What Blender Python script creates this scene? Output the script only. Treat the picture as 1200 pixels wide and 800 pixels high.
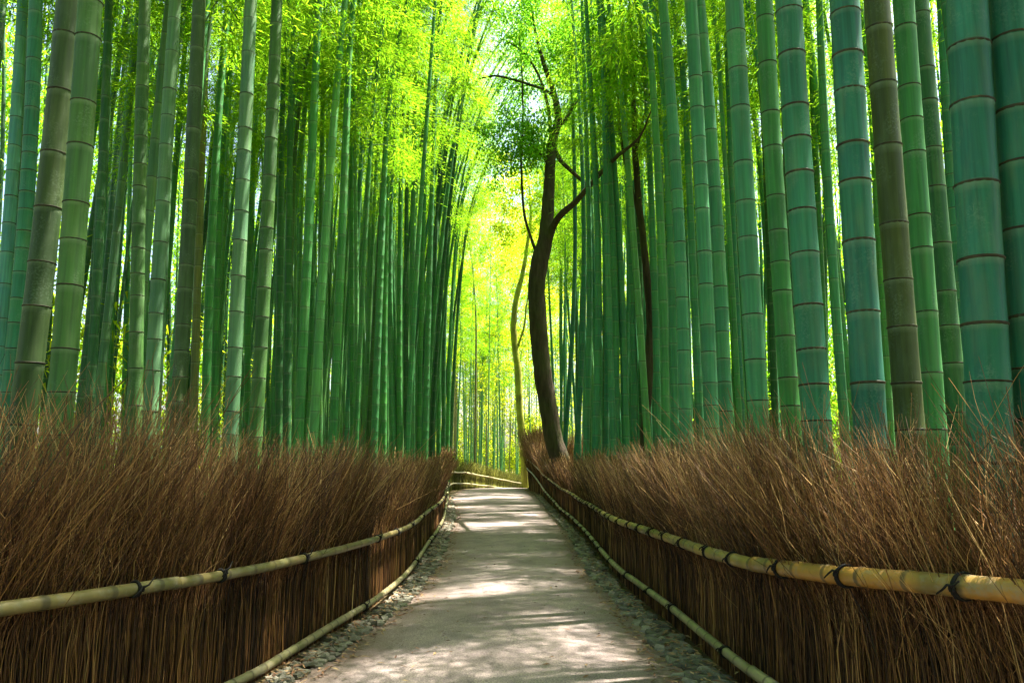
import bpy, math, random
import numpy as np
from mathutils import Vector, Matrix

# ------------------------------------------------------------------ camera, sky, sun, exposure
scene = bpy.context.scene
for o in list(bpy.data.objects):
    bpy.data.objects.remove(o)
COL = scene.collection

cam_d = bpy.data.cameras.new('camera')
cam = bpy.data.objects.new('camera', cam_d)
COL.objects.link(cam)
cam_d.sensor_width = 36.0
cam_d.lens = 27.0
cam_d.clip_start = 0.05
cam_d.clip_end = 1500
cam.location = (0, 0, 1.5)
cam.rotation_euler = (math.radians(90 + 8.842), 0, 0)
scene.camera = cam

SUN_AZ = math.radians(26)      # from +X towards +Y: from the right and a little ahead
SUN_EL = math.radians(68)
world = bpy.data.worlds.new('World')
scene.world = world
world.use_nodes = True
wn = world.node_tree.nodes
wl = world.node_tree.links
wn.clear()
sky = wn.new('ShaderNodeTexSky')
sky.sky_type = 'NISHITA'
sky.sun_disc = False
sky.sun_elevation = SUN_EL
sky.sun_rotation = math.radians(90) - SUN_AZ
sky.dust_density = 4.0
sky.air_density = 1.0
bg = wn.new('ShaderNodeBackground')
bg.inputs['Strength'].default_value = 0.07
wo = wn.new('ShaderNodeOutputWorld')
wl.new(sky.outputs['Color'], bg.inputs['Color'])
wl.new(bg.outputs['Background'], wo.inputs['Surface'])

sun_d = bpy.data.lights.new('sun', 'SUN')
sun_d.energy = 5.0
sun_d.angle = math.radians(0.5)
sun_d.color = (1.0, 0.94, 0.83)
sun = bpy.data.objects.new('sun', sun_d)
COL.objects.link(sun)
to_sun = Vector((math.cos(SUN_AZ) * math.cos(SUN_EL), math.sin(SUN_AZ) * math.cos(SUN_EL), math.sin(SUN_EL)))
sun.rotation_euler = to_sun.to_track_quat('Z', 'Y').to_euler()
sun.location = (30, 15, 40)

scene.view_settings.view_transform = 'Standard'
scene.view_settings.look = 'None'
scene.view_settings.exposure = 2.97
scene.view_settings.gamma = 1.0
cy = scene.cycles
cy.max_bounces = 10
cy.diffuse_bounces = 5
cy.glossy_bounces = 3
cy.transmission_bounces = 6
cy.transparent_max_bounces = 8
cy.caustics_reflective = False
cy.caustics_refractive = False
cy.sample_clamp_indirect = 6.0

R = random.Random(11)
NR = np.random.default_rng(5)

# ------------------------------------------------------------------ helpers
def link(o, parent=None):
    COL.objects.link(o)
    if parent is not None:
        o.parent = parent
    return o

def tag(o, label=None, cat=None, group=None, kind=None):
    if label: o['label'] = label
    if cat: o['category'] = cat
    if group: o['group'] = group
    if kind: o['kind'] = kind
    return o

def empty(name, loc=(0, 0, 0), rz=0.0):
    o = bpy.data.objects.new(name, None)
    o.empty_display_size = 0.3
    o.location = loc
    o.rotation_euler = (0, 0, rz)
    return link(o)

def np_mesh(name, verts, faces, mat, attrs=None, smooth=True, slots=None):
    """verts (N,3); faces (M,3) or (M,4) array, or a list of such arrays; attrs {name: (N,)}"""
    if not isinstance(faces, list):
        faces = [faces]
    faces = [np.asarray(f, dtype=np.int32) for f in faces if len(f)]
    me = bpy.data.meshes.new(name)
    verts = np.asarray(verts, dtype=np.float32)
    me.vertices.add(len(verts))
    me.vertices.foreach_set('co', verts.ravel())
    idx = np.concatenate([f.ravel() for f in faces])
    tot = np.concatenate([np.full(len(f), f.shape[1], dtype=np.int32) for f in faces])
    start = np.concatenate([[0], np.cumsum(tot)[:-1]]).astype(np.int32)
    me.loops.add(len(idx))
    me.loops.foreach_set('vertex_index', idx)
    me.polygons.add(len(tot))
    me.polygons.foreach_set('loop_start', start)
    me.polygons.foreach_set('loop_total', tot)
    me.update(calc_edges=True)
    me.polygons.foreach_set('use_smooth', np.full(len(tot), smooth, dtype=bool))
    for m in (mat if isinstance(mat, (list, tuple)) else [mat]):
        me.materials.append(m)
    if slots is not None:
        me.polygons.foreach_set('material_index', np.asarray(slots, dtype=np.int32))
    for k, v in (attrs or {}).items():
        a = me.attributes.new(k, 'FLOAT', 'POINT')
        a.data.foreach_set('value', np.asarray(v, dtype=np.float32))
    return me

def mesh_obj(name, me, parent=None, loc=(0, 0, 0)):
    o = bpy.data.objects.new(name, me)
    o.location = loc
    return link(o, parent)

def tube_arrays(pts, radii, sides, cap=True):
    """closed tube along pts; returns verts, [quads, tris]"""
    pts = np.asarray(pts, dtype=float)
    n = len(pts)
    tan = np.gradient(pts, axis=0)
    tan /= np.linalg.norm(tan, axis=1)[:, None] + 1e-9
    ref = np.array([0, 0, 1.0]) if abs(tan[0][2]) < 0.8 else np.array([1.0, 0, 0])
    u = np.cross(tan, ref)
    u /= np.linalg.norm(u, axis=1)[:, None] + 1e-9
    v = np.cross(tan, u)
    a = np.arange(sides) * 2 * math.pi / sides
    r = np.asarray(radii, dtype=float)[:, None, None]
    V = pts[:, None, :] + r * (np.cos(a)[None, :, None] * u[:, None, :] + np.sin(a)[None, :, None] * v[:, None, :])
    V = V.reshape(-1, 3)
    i = np.arange(n - 1)[:, None] * sides
    j = np.arange(sides)[None, :]
    k = (j + 1) % sides
    Q = np.stack([i + j, i + sides + j, i + sides + k, i + k], -1).reshape(-1, 4)
    T = np.zeros((0, 3), int)
    if cap:
        b = len(V)
        V = np.vstack([V, pts[0], pts[-1]])
        jj = np.arange(sides)
        kk = (jj + 1) % sides
        e = (n - 1) * sides
        T = np.vstack([np.stack([np.full(sides, b), jj, kk], -1), np.stack([np.full(sides, b + 1), e + kk, e + jj], -1)])
    return V, Q, T

class MB:
    def __init__(self):
        self.v, self.q, self.t, self.a, self.n = [], [], [], [], 0
    def add(self, V, Q=None, T=None, a=None):
        self.v.append(V)
        if Q is not None and len(Q): self.q.append(Q + self.n)
        if T is not None and len(T): self.t.append(T + self.n)
        self.a.append(np.zeros(len(V)) if a is None else (np.full(len(V), a) if np.isscalar(a) else a))
        self.n += len(V)
    def mesh(self, name, mat, attr='tv', smooth=True):
        f = []
        if self.q: f.append(np.vstack(self.q))
        if self.t: f.append(np.vstack(self.t))
        return np_mesh(name, np.vstack(self.v), f, mat, {attr: np.concatenate(self.a)}, smooth)

def catmull(pl, step=0.1):
    P = np.asarray(pl, dtype=float)
    out = []
    n = len(P)
    for i in range(n - 1):
        p0 = P[max(i - 1, 0)]; p1 = P[i]; p2 = P[i + 1]; p3 = P[min(i + 2, n - 1)]
        m = max(2, int(np.linalg.norm(p2 - p1) / step))
        # centripetal-ish tangents scaled by chord keep uneven spacing smooth
        d1 = np.linalg.norm(p1 - p0) + 1e-6; d2 = np.linalg.norm(p2 - p1) + 1e-6; d3 = np.linalg.norm(p3 - p2) + 1e-6
        t1 = (p2 - p0) / (d1 + d2) * d2 if i > 0 else (p2 - p1)
        t2 = (p3 - p1) / (d2 + d3) * d2 if i < n - 2 else (p2 - p1)
        for k in range(m):
            t = k / m
            out.append((2 * t**3 - 3 * t**2 + 1) * p1 + (t**3 - 2 * t**2 + t) * t1 + (-2 * t**3 + 3 * t**2) * p2 + (t**3 - t**2) * t2)
    out.append(P[-1])
    return np.array(out)

def smooth01(t):
    t = np.clip(t, 0, 1)
    return t * t * (3 - 2 * t)

# ------------------------------------------------------------------ materials
def new_mat(name):
    m = bpy.data.materials.new(name)
    m.use_nodes = True
    nt = m.node_tree
    nt.nodes.clear()
    out = nt.nodes.new('ShaderNodeOutputMaterial')
    return m, nt.nodes, nt.links, out

def ramp(N, stops):
    r = N.new('ShaderNodeValToRGB')
    el = r.color_ramp.elements
    while len(el) < len(stops):
        el.new(0.5)
    for e, (p, c) in zip(el, stops):
        e.position = p
        e.color = (c[0], c[1], c[2], 1)
    return r

def noise(N, L, scale, detail=4, rough=0.55, vec=None, coord='Object', stretch=None):
    tc = N.new('ShaderNodeTexCoord')
    src = tc.outputs[coord]
    if stretch:
        mp = N.new('ShaderNodeMapping')
        mp.inputs['Scale'].default_value = stretch
        L.new(src, mp.inputs['Vector'])
        src = mp.outputs['Vector']
    n = N.new('ShaderNodeTexNoise')
    n.inputs['Scale'].default_value = scale
    n.inputs['Detail'].default_value = detail
    n.inputs['Roughness'].default_value = rough
    L.new(src, n.inputs['Vector'])
    return n

def mixc(N, L, fac, a, b, mode='MIX'):
    m = N.new('ShaderNodeMix')
    m.data_type = 'RGBA'
    m.blend_type = mode
    for sock, val in ((m.inputs[0], fac), (m.inputs[6], a), (m.inputs[7], b)):
        if hasattr(val, 'is_output'):
            L.new(val, sock)
        elif isinstance(val, (int, float)):
            sock.default_value = val
        else:
            sock.default_value = (val[0], val[1], val[2], 1)
    return m.outputs[2]

def math_n(N, L, op, a, b=0.0, clamp=False):
    m = N.new('ShaderNodeMath')
    m.operation = op
    m.use_clamp = clamp
    for s, v in ((m.inputs[0], a), (m.inputs[1], b)):
        if hasattr(v, 'is_output'): L.new(v, s)
        else: s.default_value = v
    return m.outputs[0]

def attr(N, name):
    a = N.new('ShaderNodeAttribute')
    a.attribute_name = name
    return a.outputs['Fac']

def principled(N, L, out, color, rough=0.7, spec=0.3, bump=None, bstr=0.3, bdist=0.01):
    p = N.new('ShaderNodeBsdfPrincipled')
    if hasattr(color, 'is_output'): L.new(color, p.inputs['Base Color'])
    else: p.inputs['Base Color'].default_value = (*color, 1)
    if hasattr(rough, 'is_output'): L.new(rough, p.inputs['Roughness'])
    else: p.inputs['Roughness'].default_value = rough
    p.inputs['Specular IOR Level'].default_value = spec
    if bump is not None:
        b = N.new('ShaderNodeBump')
        b.inputs['Strength'].default_value = bstr
        b.inputs['Distance'].default_value = bdist
        L.new(bump, b.inputs['Height'])
        L.new(b.outputs['Normal'], p.inputs['Normal'])
    L.new(p.outputs[0], out.inputs['Surface'])
    return p

def culm_material():
    m, N, L, out = new_mat('bamboo_culm')
    oi = N.new('ShaderNodeObjectInfo')
    streak = noise(N, L, 1.0, 5, 0.6, stretch=(38, 38, 1.1))
    blot = noise(N, L, 1.0, 4, 0.6, stretch=(9, 9, 2.2))
    col = oi.outputs['Color']
    s = ramp(N, [(0.30, (0.50, 0.55, 0.52)), (0.70, (1.38, 1.32, 1.28))])
    L.new(streak.outputs['Fac'], s.inputs['Fac'])
    col = mixc(N, L, 0.75, col, s.outputs['Color'], 'MULTIPLY')
    b = ramp(N, [(0.50, (0, 0, 0)), (0.72, (1, 1, 1))])
    L.new(blot.outputs['Fac'], b.inputs['Fac'])
    bf = math_n(N, L, 'MULTIPLY', b.outputs['Color'], 0.30)
    col = mixc(N, L, bf, col, (0.12, 0.17, 0.08))          # lichen and weathering
    nt = attr(N, 'nt')
    seg = N.new('ShaderNodeTexWhiteNoise')                  # every internode ages a little differently
    seg.noise_dimensions = '2D'
    cv = N.new('ShaderNodeCombineXYZ')
    L.new(math_n(N, L, 'FLOOR', nt, 0), cv.inputs[0])
    L.new(math_n(N, L, 'MULTIPLY', oi.outputs['Random'], 97.0), cv.inputs[1])
    L.new(cv.outputs[0], seg.inputs['Vector'])
    sr = ramp(N, [(0.0, (0.72, 0.78, 0.80)), (0.5, (1.0, 1.0, 1.0)), (0.85, (1.15, 1.08, 0.95)), (1.0, (1.35, 1.15, 0.85))])
    L.new(seg.outputs['Value'], sr.inputs['Fac'])
    col = mixc(N, L, 0.75, col, sr.outputs['Color'], 'MULTIPLY')
    scr = noise(N, L, 1.0, 3, 0.7, stretch=(120, 120, 5))
    sc = ramp(N, [(0.66, (0, 0, 0)), (0.74, (1, 1, 1))])
    L.new(scr.outputs['Fac'], sc.inputs['Fac'])
    col = mixc(N, L, math_n(N, L, 'MULTIPLY', sc.outputs['Color'], 0.35), col, (0.20, 0.22, 0.14))
    fr = math_n(N, L, 'FRACT', nt, 0)
    pale = ramp(N, [(0.0, (0.35, 0.35, 0.35)), (0.03, (0, 0, 0)), (0.86, (0, 0, 0)), (0.955, (0.4, 0.4, 0.4)), (0.975, (0.5, 0.5, 0.5)), (0.982, (0, 0, 0))])
    L.new(fr, pale.inputs['Fac'])
    wob = noise(N, L, 1.0, 3, 0.5, stretch=(14, 14, 9))
    pf = math_n(N, L, 'MULTIPLY', pale.outputs['Color'], wob.outputs['Fac'])
    col = mixc(N, L, pf, col, (0.26, 0.33, 0.20))           # waxy bloom under the node
    dark = ramp(N, [(0.0, (1, 1, 1)), (0.012, (0.9, 0.9, 0.9)), (0.02, (0, 0, 0)), (0.978, (0, 0, 0)), (0.99, (1, 1, 1))])
    L.new(fr, dark.inputs['Fac'])
    df = math_n(N, L, 'MULTIPLY', dark.outputs['Color'], 0.62)
    col = mixc(N, L, df, col, (0.035, 0.035, 0.018))
    stain = noise(N, L, 1.0, 5, 0.65, stretch=(5, 5, 3.2))
    st = ramp(N, [(0.50, (0, 0, 0)), (0.60, (1, 1, 1))])
    L.new(stain.outputs['Fac'], st.inputs['Fac'])
    spk = noise(N, L, 70, 3, 0.7)
    sp = ramp(N, [(0.48, (0, 0, 0)), (0.60, (1, 1, 1))])
    L.new(spk.outputs['Fac'], sp.inputs['Fac'])
    lich = math_n(N, L, 'MULTIPLY', st.outputs['Color'], sp.outputs['Color'])
    col = mixc(N, L, math_n(N, L, 'MULTIPLY', lich, 0.20), col, (0.20, 0.27, 0.19))
    rg = math_n(N, L, 'ADD', 0.42, math_n(N, L, 'MULTIPLY', streak.outputs['Fac'], 0.3))
    principled(N, L, out, col, rg, 0.25, streak.outputs['Fac'], 0.2, 0.004)
    return m

def leaf_material(name, dark, light, tdark, tlight, trans=0.55):
    m, N, L, out = new_mat(name)
    lv = attr(N, 'lv')
    c1 = mixc(N, L, lv, dark, light)
    c2 = mixc(N, L, lv, tdark, tlight)
    d = N.new('ShaderNodeBsdfDiffuse')
    t = N.new('ShaderNodeBsdfTranslucent')
    L.new(c1, d.inputs['Color'])
    L.new(c2, t.inputs['Color'])
    mx = N.new('ShaderNodeMixShader')
    mx.inputs[0].default_value = trans
    L.new(d.outputs[0], mx.inputs[1])
    L.new(t.outputs[0], mx.inputs[2])
    L.new(mx.outputs[0], out.inputs['Surface'])
    return m

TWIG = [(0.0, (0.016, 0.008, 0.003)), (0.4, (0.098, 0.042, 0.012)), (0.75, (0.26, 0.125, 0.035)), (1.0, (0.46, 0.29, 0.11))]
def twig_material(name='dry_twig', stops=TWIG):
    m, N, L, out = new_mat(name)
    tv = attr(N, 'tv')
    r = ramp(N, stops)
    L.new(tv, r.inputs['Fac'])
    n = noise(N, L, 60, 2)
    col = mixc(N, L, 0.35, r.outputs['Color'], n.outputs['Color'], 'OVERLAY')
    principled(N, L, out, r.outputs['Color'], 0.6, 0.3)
    return m

def rail_material():
    m, N, L, out = new_mat('aged_bamboo_rail')
    oi = N.new('ShaderNodeObjectInfo')
    streak = noise(N, L, 5, 5, 0.6)
    blot = noise(N, L, 2.2, 4, 0.6)
    s = ramp(N, [(0.3, (0.6, 0.6, 0.55)), (0.7, (1.25, 1.2, 1.15))])
    L.new(streak.outputs['Fac'], s.inputs['Fac'])
    col = mixc(N, L, 0.8, oi.outputs['Color'], s.outputs['Color'], 'MULTIPLY')
    b = ramp(N, [(0.45, (0, 0, 0)), (0.62, (1, 1, 1))])
    L.new(blot.outputs['Fac'], b.inputs['Fac'])
    col = mixc(N, L, math_n(N, L, 'MULTIPLY', b.outputs['Color'], 0.65), col, (0.085, 0.095, 0.03))
    gr = noise(N, L, 11, 5, 0.7)
    gm = ramp(N, [(0.52, (0, 0, 0)), (0.64, (1, 1, 1))])
    L.new(gr.outputs['Fac'], gm.inputs['Fac'])
    col = mixc(N, L, math_n(N, L, 'MULTIPLY', gm.outputs['Color'], 0.5), col, (0.20, 0.185, 0.13))
    fr = math_n(N, L, 'FRACT', attr(N, 'tv'), 0)
    dark = ramp(N, [(0.0, (1, 1, 1)), (0.04, (1, 1, 1)), (0.07, (0, 0, 0)), (0.93, (0, 0, 0)), (0.97, (1, 1, 1))])
    L.new(fr, dark.inputs['Fac'])
    col = mixc(N, L, math_n(N, L, 'MULTIPLY', dark.outputs['Color'], 0.75), col, (0.05, 0.04, 0.02))
    principled(N, L, out, col, 0.45, 0.4, streak.outputs['Fac'], 0.15, 0.003)
    return m

def rope_material():
    m, N, L, out = new_mat('black_rope')
    n = noise(N, L, 90, 2)
    principled(N, L, out, (0.012, 0.011, 0.010), 0.85, 0.2, n.outputs['Fac'], 0.5, 0.002)
    return m

def path_material():
    m, N, L, out = new_mat('path_asphalt')
    big = noise(N, L, 0.7, 5, 0.6)
    fine = noise(N, L, 85, 3, 0.7)
    grit = noise(N, L, 210, 2, 0.6)
    c = ramp(N, [(0.3, (0.185, 0.150, 0.140)), (0.7, (0.295, 0.243, 0.228))])
    L.new(big.outputs['Fac'], c.inputs['Fac'])
    g = ramp(N, [(0.36, (0.42, 0.40, 0.38)), (0.5, (1, 1, 1)), (0.66, (1.55, 1.5, 1.42))])
    L.new(fine.outputs['Fac'], g.inputs['Fac'])
    col = mixc(N, L, 0.9, c.outputs['Color'], g.outputs['Color'], 'MULTIPLY')
    damp = noise(N, L, 2.3, 6, 0.65)
    dr = ramp(N, [(0.38, (0.72, 0.72, 0.74)), (0.52, (1, 1, 1)), (0.68, (1.12, 1.10, 1.06))])
    L.new(damp.outputs['Fac'], dr.inputs['Fac'])
    col = mixc(N, L, 0.8, col, dr.outputs['Color'], 'MULTIPLY')
    g2 = ramp(N, [(0.36, (0.6, 0.58, 0.55)), (0.55, (1.05, 1.05, 1.05))])
    L.new(grit.outputs['Fac'], g2.inputs['Fac'])
    col = mixc(N, L, 0.6, col, g2.outputs['Color'], 'MULTIPLY')
    e = attr(N, 'tv')       # distance from the edge: gritty reddish soil washes onto the margins
    en = noise(N, L, 9, 4, 0.6)
    ef = math_n(N, L, 'ADD', e, math_n(N, L, 'MULTIPLY', en.outputs['Fac'], 0.5))
    er = ramp(N, [(0.38, (1, 1, 1)), (0.75, (0, 0, 0))])
    L.new(ef, er.inputs['Fac'])
    col = mixc(N, L, math_n(N, L, 'MULTIPLY', er.outputs['Color'], 0.6), col, (0.13, 0.088, 0.06))
    h = mixc(N, L, 0.5, fine.outputs['Color'], grit.outputs['Color'])
    principled(N, L, out, col, 0.9, 0.15, h, 0.6, 0.008)
    return m

def soil_material():
    m, N, L, out = new_mat('forest_soil')
    a = noise(N, L, 1.5, 5, 0.6)
    b = noise(N, L, 45, 4, 0.7)
    c = ramp(N, [(0.3, (0.045, 0.032, 0.018)), (0.55, (0.11, 0.08, 0.04)), (0.75, (0.17, 0.13, 0.06))])
    L.new(b.outputs['Fac'], c.inputs['Fac'])
    g = ramp(N, [(0.45, (0, 0, 0)), (0.7, (1, 1, 1))])
    L.new(a.outputs['Fac'], g.inputs['Fac'])
    col = mixc(N, L, math_n(N, L, 'MULTIPLY', g.outputs['Color'], 0.45), c.outputs['Color'], (0.05, 0.075, 0.02))
    principled(N, L, out, col, 0.95, 0.1, b.outputs['Fac'], 0.8, 0.03)
    return m

def stone_material():
    m, N, L, out = new_mat('edging_stone')
    oi = N.new('ShaderNodeObjectInfo')
    n = noise(N, L, 14, 5, 0.6)
    base = ramp(N, [(0.0, (0.085, 0.080, 0.062)), (0.5, (0.145, 0.135, 0.108)), (1.0, (0.25, 0.225, 0.18))])
    L.new(oi.outputs['Random'], base.inputs['Fac'])
    s = ramp(N, [(0.3, (0.6, 0.62, 0.58)), (0.7, (1.25, 1.22, 1.15))])
    L.new(n.outputs['Fac'], s.inputs['Fac'])
    col = mixc(N, L, 0.8, base.outputs['Color'], s.outputs['Color'], 'MULTIPLY')
    n2 = noise(N, L, 5, 4, 0.6)
    mr = ramp(N, [(0.5, (0, 0, 0)), (0.65, (1, 1, 1))])
    L.new(n2.outputs['Fac'], mr.inputs['Fac'])
    col = mixc(N, L, math_n(N, L, 'MULTIPLY', mr.outputs['Color'], 0.38), col, (0.075, 0.095, 0.04))
    principled(N, L, out, col, 0.8, 0.25, n.outputs['Fac'], 0.5, 0.01)
    return m

def bark_material(name, c0, c1, moss, mf):
    m, N, L, out = new_mat(name)
    n = noise(N, L, 1.0, 6, 0.65, stretch=(9, 9, 1.6))
    n2 = noise(N, L, 1.3, 4, 0.6)
    c = ramp(N, [(0.3, c0), (0.7, c1)])
    L.new(n.outputs['Fac'], c.inputs['Fac'])
    r = ramp(N, [(0.42, (0, 0, 0)), (0.62, (1, 1, 1))])
    L.new(n2.outputs['Fac'], r.inputs['Fac'])
    col = mixc(N, L, math_n(N, L, 'MULTIPLY', r.outputs['Color'], mf), c.outputs['Color'], moss)
    principled(N, L, out, col, 0.9, 0.15, n.outputs['Fac'], 0.9, 0.05)
    return m

M = {}
M['culm'] = culm_material()
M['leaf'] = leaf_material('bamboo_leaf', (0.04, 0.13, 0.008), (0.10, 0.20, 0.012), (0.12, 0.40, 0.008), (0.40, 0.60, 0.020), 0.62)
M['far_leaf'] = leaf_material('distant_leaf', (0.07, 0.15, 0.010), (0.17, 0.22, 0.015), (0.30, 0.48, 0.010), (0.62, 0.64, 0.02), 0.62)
M['tree_leaf'] = leaf_material('maple_leaf', (0.06, 0.19, 0.012), (0.12, 0.26, 0.02), (0.14, 0.46, 0.015), (0.30, 0.60, 0.03), 0.6)
M['twig'] = twig_material()
M['rail'] = rail_material()
M['sunlit_green_twig'] = twig_material('sunlit_green_twig', [(0.0, (0.05, 0.05, 0.008)), (0.4, (0.14, 0.14, 0.02)), (0.75, (0.24, 0.25, 0.035)), (1.0, (0.40, 0.38, 0.08))])  # far brush: its sunlit yellow-green is put into the twig colour
M['rope'] = rope_material()
M['path'] = path_material()
M['soil'] = soil_material()
M['stone'] = stone_material()
M['bark'] = bark_material('dark_bark', (0.020, 0.015, 0.010), (0.085, 0.062, 0.040), (0.06, 0.075, 0.02), 0.4)
M['mossy'] = bark_material('mossy_bark', (0.13, 0.12, 0.03), (0.30, 0.29, 0.05), (0.36, 0.40, 0.04), 0.75)
m_, N_, L_, o_ = new_mat('fallen_leaf')
r_ = ramp(N_, [(0.0, (0.07, 0.035, 0.02)), (0.5, (0.20, 0.10, 0.05)), (1.0, (0.34, 0.24, 0.12))])
L_.new(attr(N_, 'lv'), r_.inputs['Fac'])
principled(N_, L_, o_, r_.outputs['Color'], 0.7, 0.2)
M['litter'] = m_

# ------------------------------------------------------------------ layout lines (metres; camera at the origin, path runs along +Y)
LEFT = [(-3.3, 1.2), (-2.75, 2.6), (-2.30, 3.6), (-2.04, 4.3), (-1.74, 5.4), (-1.66, 6.0), (-1.54, 7.0), (-1.40, 8.1), (-1.34, 10.2), (-1.46, 13.9), (-1.66, 18.9), (-2.10, 25.0), (-2.48, 30.5)]
RIGHT = [(2.45, 1.4), (2.10, 2.3), (1.88, 2.95), (1.75, 3.4), (1.62, 4.0), (1.52, 4.87), (1.47, 6.0), (1.43, 7.2), (1.36, 8.4), (1.31, 9.6), (1.33, 11.95), (1.40, 16.7), (1.34, 22.4), (1.26, 30.0), (1.22, 35.0), (1.00, 38.5), (0.80, 41.0), (1.05, 43.6), (2.4, 46.0), (5.5, 48.0)]
FAR = [(-2.62, 31.6), (-2.95, 36.0), (-3.02, 39.6), (-2.70, 42.4), (-1.5, 50.0), (0.9, 62.0), (4.5, 75.0)]
LEFT_PATH = [(-2.6, -4), (-2.3, 0), (-1.9, 3.5), (-1.48, 5.8), (-1.36, 6.8), (-1.16, 8.3), (-1.12, 11.8), (-1.32, 16), (-1.58, 21.2), (-2.15, 28), (-2.7, 34), (-2.75, 39.5), (-2.3, 42.6), (-1.1, 50), (1.3, 62), (4.9, 75)]
RIGHT_PATH = [(2.2, -4), (1.9, 0), (1.42, 3.5), (1.22, 5.8), (1.22, 6.6), (1.16, 8.0), (1.08, 10.7), (1.13, 13), (1.20, 15.4), (1.22, 20), (1.15, 26), (1.08, 33), (0.85, 38.2), (0.62, 41), (0.8, 44.2), (2.2, 48.5), (4.8, 54), (8.5, 66)]

def line_x(pl, y):
    ys = [p[1] for p in pl]
    return np.interp(y, ys, [p[0] for p in pl])

R_BANK = [p for p in RIGHT if p[1] <= 41.0]
def ground_z(x, y):
    x = np.asarray(x, dtype=float); y = np.asarray(y, dtype=float)
    z = -1.15 * smooth01((y - 42.0) / 24.0)
    bank = smooth01((y - 26.0) / 15.0) * smooth01((x - line_x(R_BANK, y) - 0.12) / 0.5) * (1 - smooth01((y - 46) / 14.0))
    z = z + 1.0 * bank
    side = np.maximum(np.abs(x) - 4.0, 0)
    z = z + 0.12 * np.sin(x * 0.9 + y * 0.35) * smooth01(side / 3.0) + 0.02 * side
    return z

def gz(x, y):
    return float(ground_z(x, y))

# ------------------------------------------------------------------ ground and path
xs = np.concatenate([np.linspace(-160, -22, 14), np.linspace(-20, -6, 15), np.linspace(-5.5, 5.5, 60), np.linspace(6, 20, 15), np.linspace(22, 160, 14)])
ys = np.concatenate([np.linspace(-40, -4, 8), np.linspace(-3, 80, 130), np.linspace(85, 260, 20)])
X, Y = np.meshgrid(xs, ys)
Z = ground_z(X, Y) - 0.02
w_ = len(xs); h_ = len(ys)
ii = (np.arange(h_ - 1)[:, None] * w_ + np.arange(w_ - 1)[None, :]).ravel()
gme = np_mesh('forest_ground', np.stack([X, Y, Z], -1).reshape(-1, 3), np.stack([ii, ii + 1, ii + w_ + 1, ii + w_], -1), M['soil'])
tag(mesh_obj('ground', gme), kind='structure')

yy = np.concatenate([np.arange(-4, 42, 0.25), np.arange(42, 74, 0.5)])
lx = line_x(LEFT_PATH, yy); rx = line_x(RIGHT_PATH, yy)
ker = np.ones(5) / 5
lx = np.convolve(np.pad(lx, 2, 'edge'), ker, 'valid') + 0.018 * np.sin(yy * 5.1) + 0.012 * np.sin(yy * 11.3)
rx = np.convolve(np.pad(rx, 2, 'edge'), ker, 'valid') + 0.018 * np.sin(yy * 4.3 + 1) + 0.012 * np.sin(yy * 9.7)
nu = 21
u = np.linspace(0, 1, nu)
PX = lx[:, None] * (1 - u) + rx[:, None] * u
PY = np.repeat(yy[:, None], nu, 1)
camber = 0.035 * (1 - (2 * u - 1) ** 2)
PZ = ground_z(np.minimum(PX, line_x(R_BANK, PY) - 0.25), PY) + camber[None, :] - 0.006 + 0.006 * np.sin(PX * 3.1 + PY * 1.3) + 0.004 * np.sin(PY * 2.7 - PX * 5)
ii = (np.arange(len(yy) - 1)[:, None] * nu + np.arange(nu - 1)[None, :]).ravel()
edge = np.minimum(u, 1 - u)[None, :] * (rx - lx)[:, None]
pme = np_mesh('path_surface', np.stack([PX, PY, PZ], -1).reshape(-1, 3), np.stack([ii, ii + 1, ii + nu + 1, ii + nu], -1), M['path'], {'tv': edge.ravel()})
tag(mesh_obj('path', pme), kind='structure')

# ------------------------------------------------------------------ stone edging: flat stones laid side by side along both margins
def stone_mesh(k):
    rr = np.random.default_rng(100 + k)
    n = 7
    a = np.arange(n) * 2 * math.pi / n + rr.normal(0, 0.2, n)
    rad = 1 + rr.normal(0, 0.20, n)
    ring = np.stack([np.cos(a) * rad * 0.5, np.sin(a) * rad * 0.5], -1)
    V = [np.c_[ring * 1.0, np.full(n, -0.35)], np.c_[ring * 1.03, np.full(n, 0.05) + rr.normal(0, .05, n)], np.c_[ring * 0.80, np.full(n, 0.30) + rr.normal(0, 0.07, n)], np.array([[rr.normal(0, .08), rr.normal(0, .08), 0.36]])]
    V = np.vstack(V)
    j = np.arange(n); k2 = (j + 1) % n
    Q = np.vstack([np.stack([j, k2, n + k2, n + j], -1), np.stack([n + j, n + k2, 2 * n + k2, 2 * n + j], -1)])
    T = np.stack([2 * n + j, 2 * n + k2, np.full(n, 3 * n)], -1)
    return np_mesh('flat_stone', V, [Q, T], M['stone'], None, False)

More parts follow.
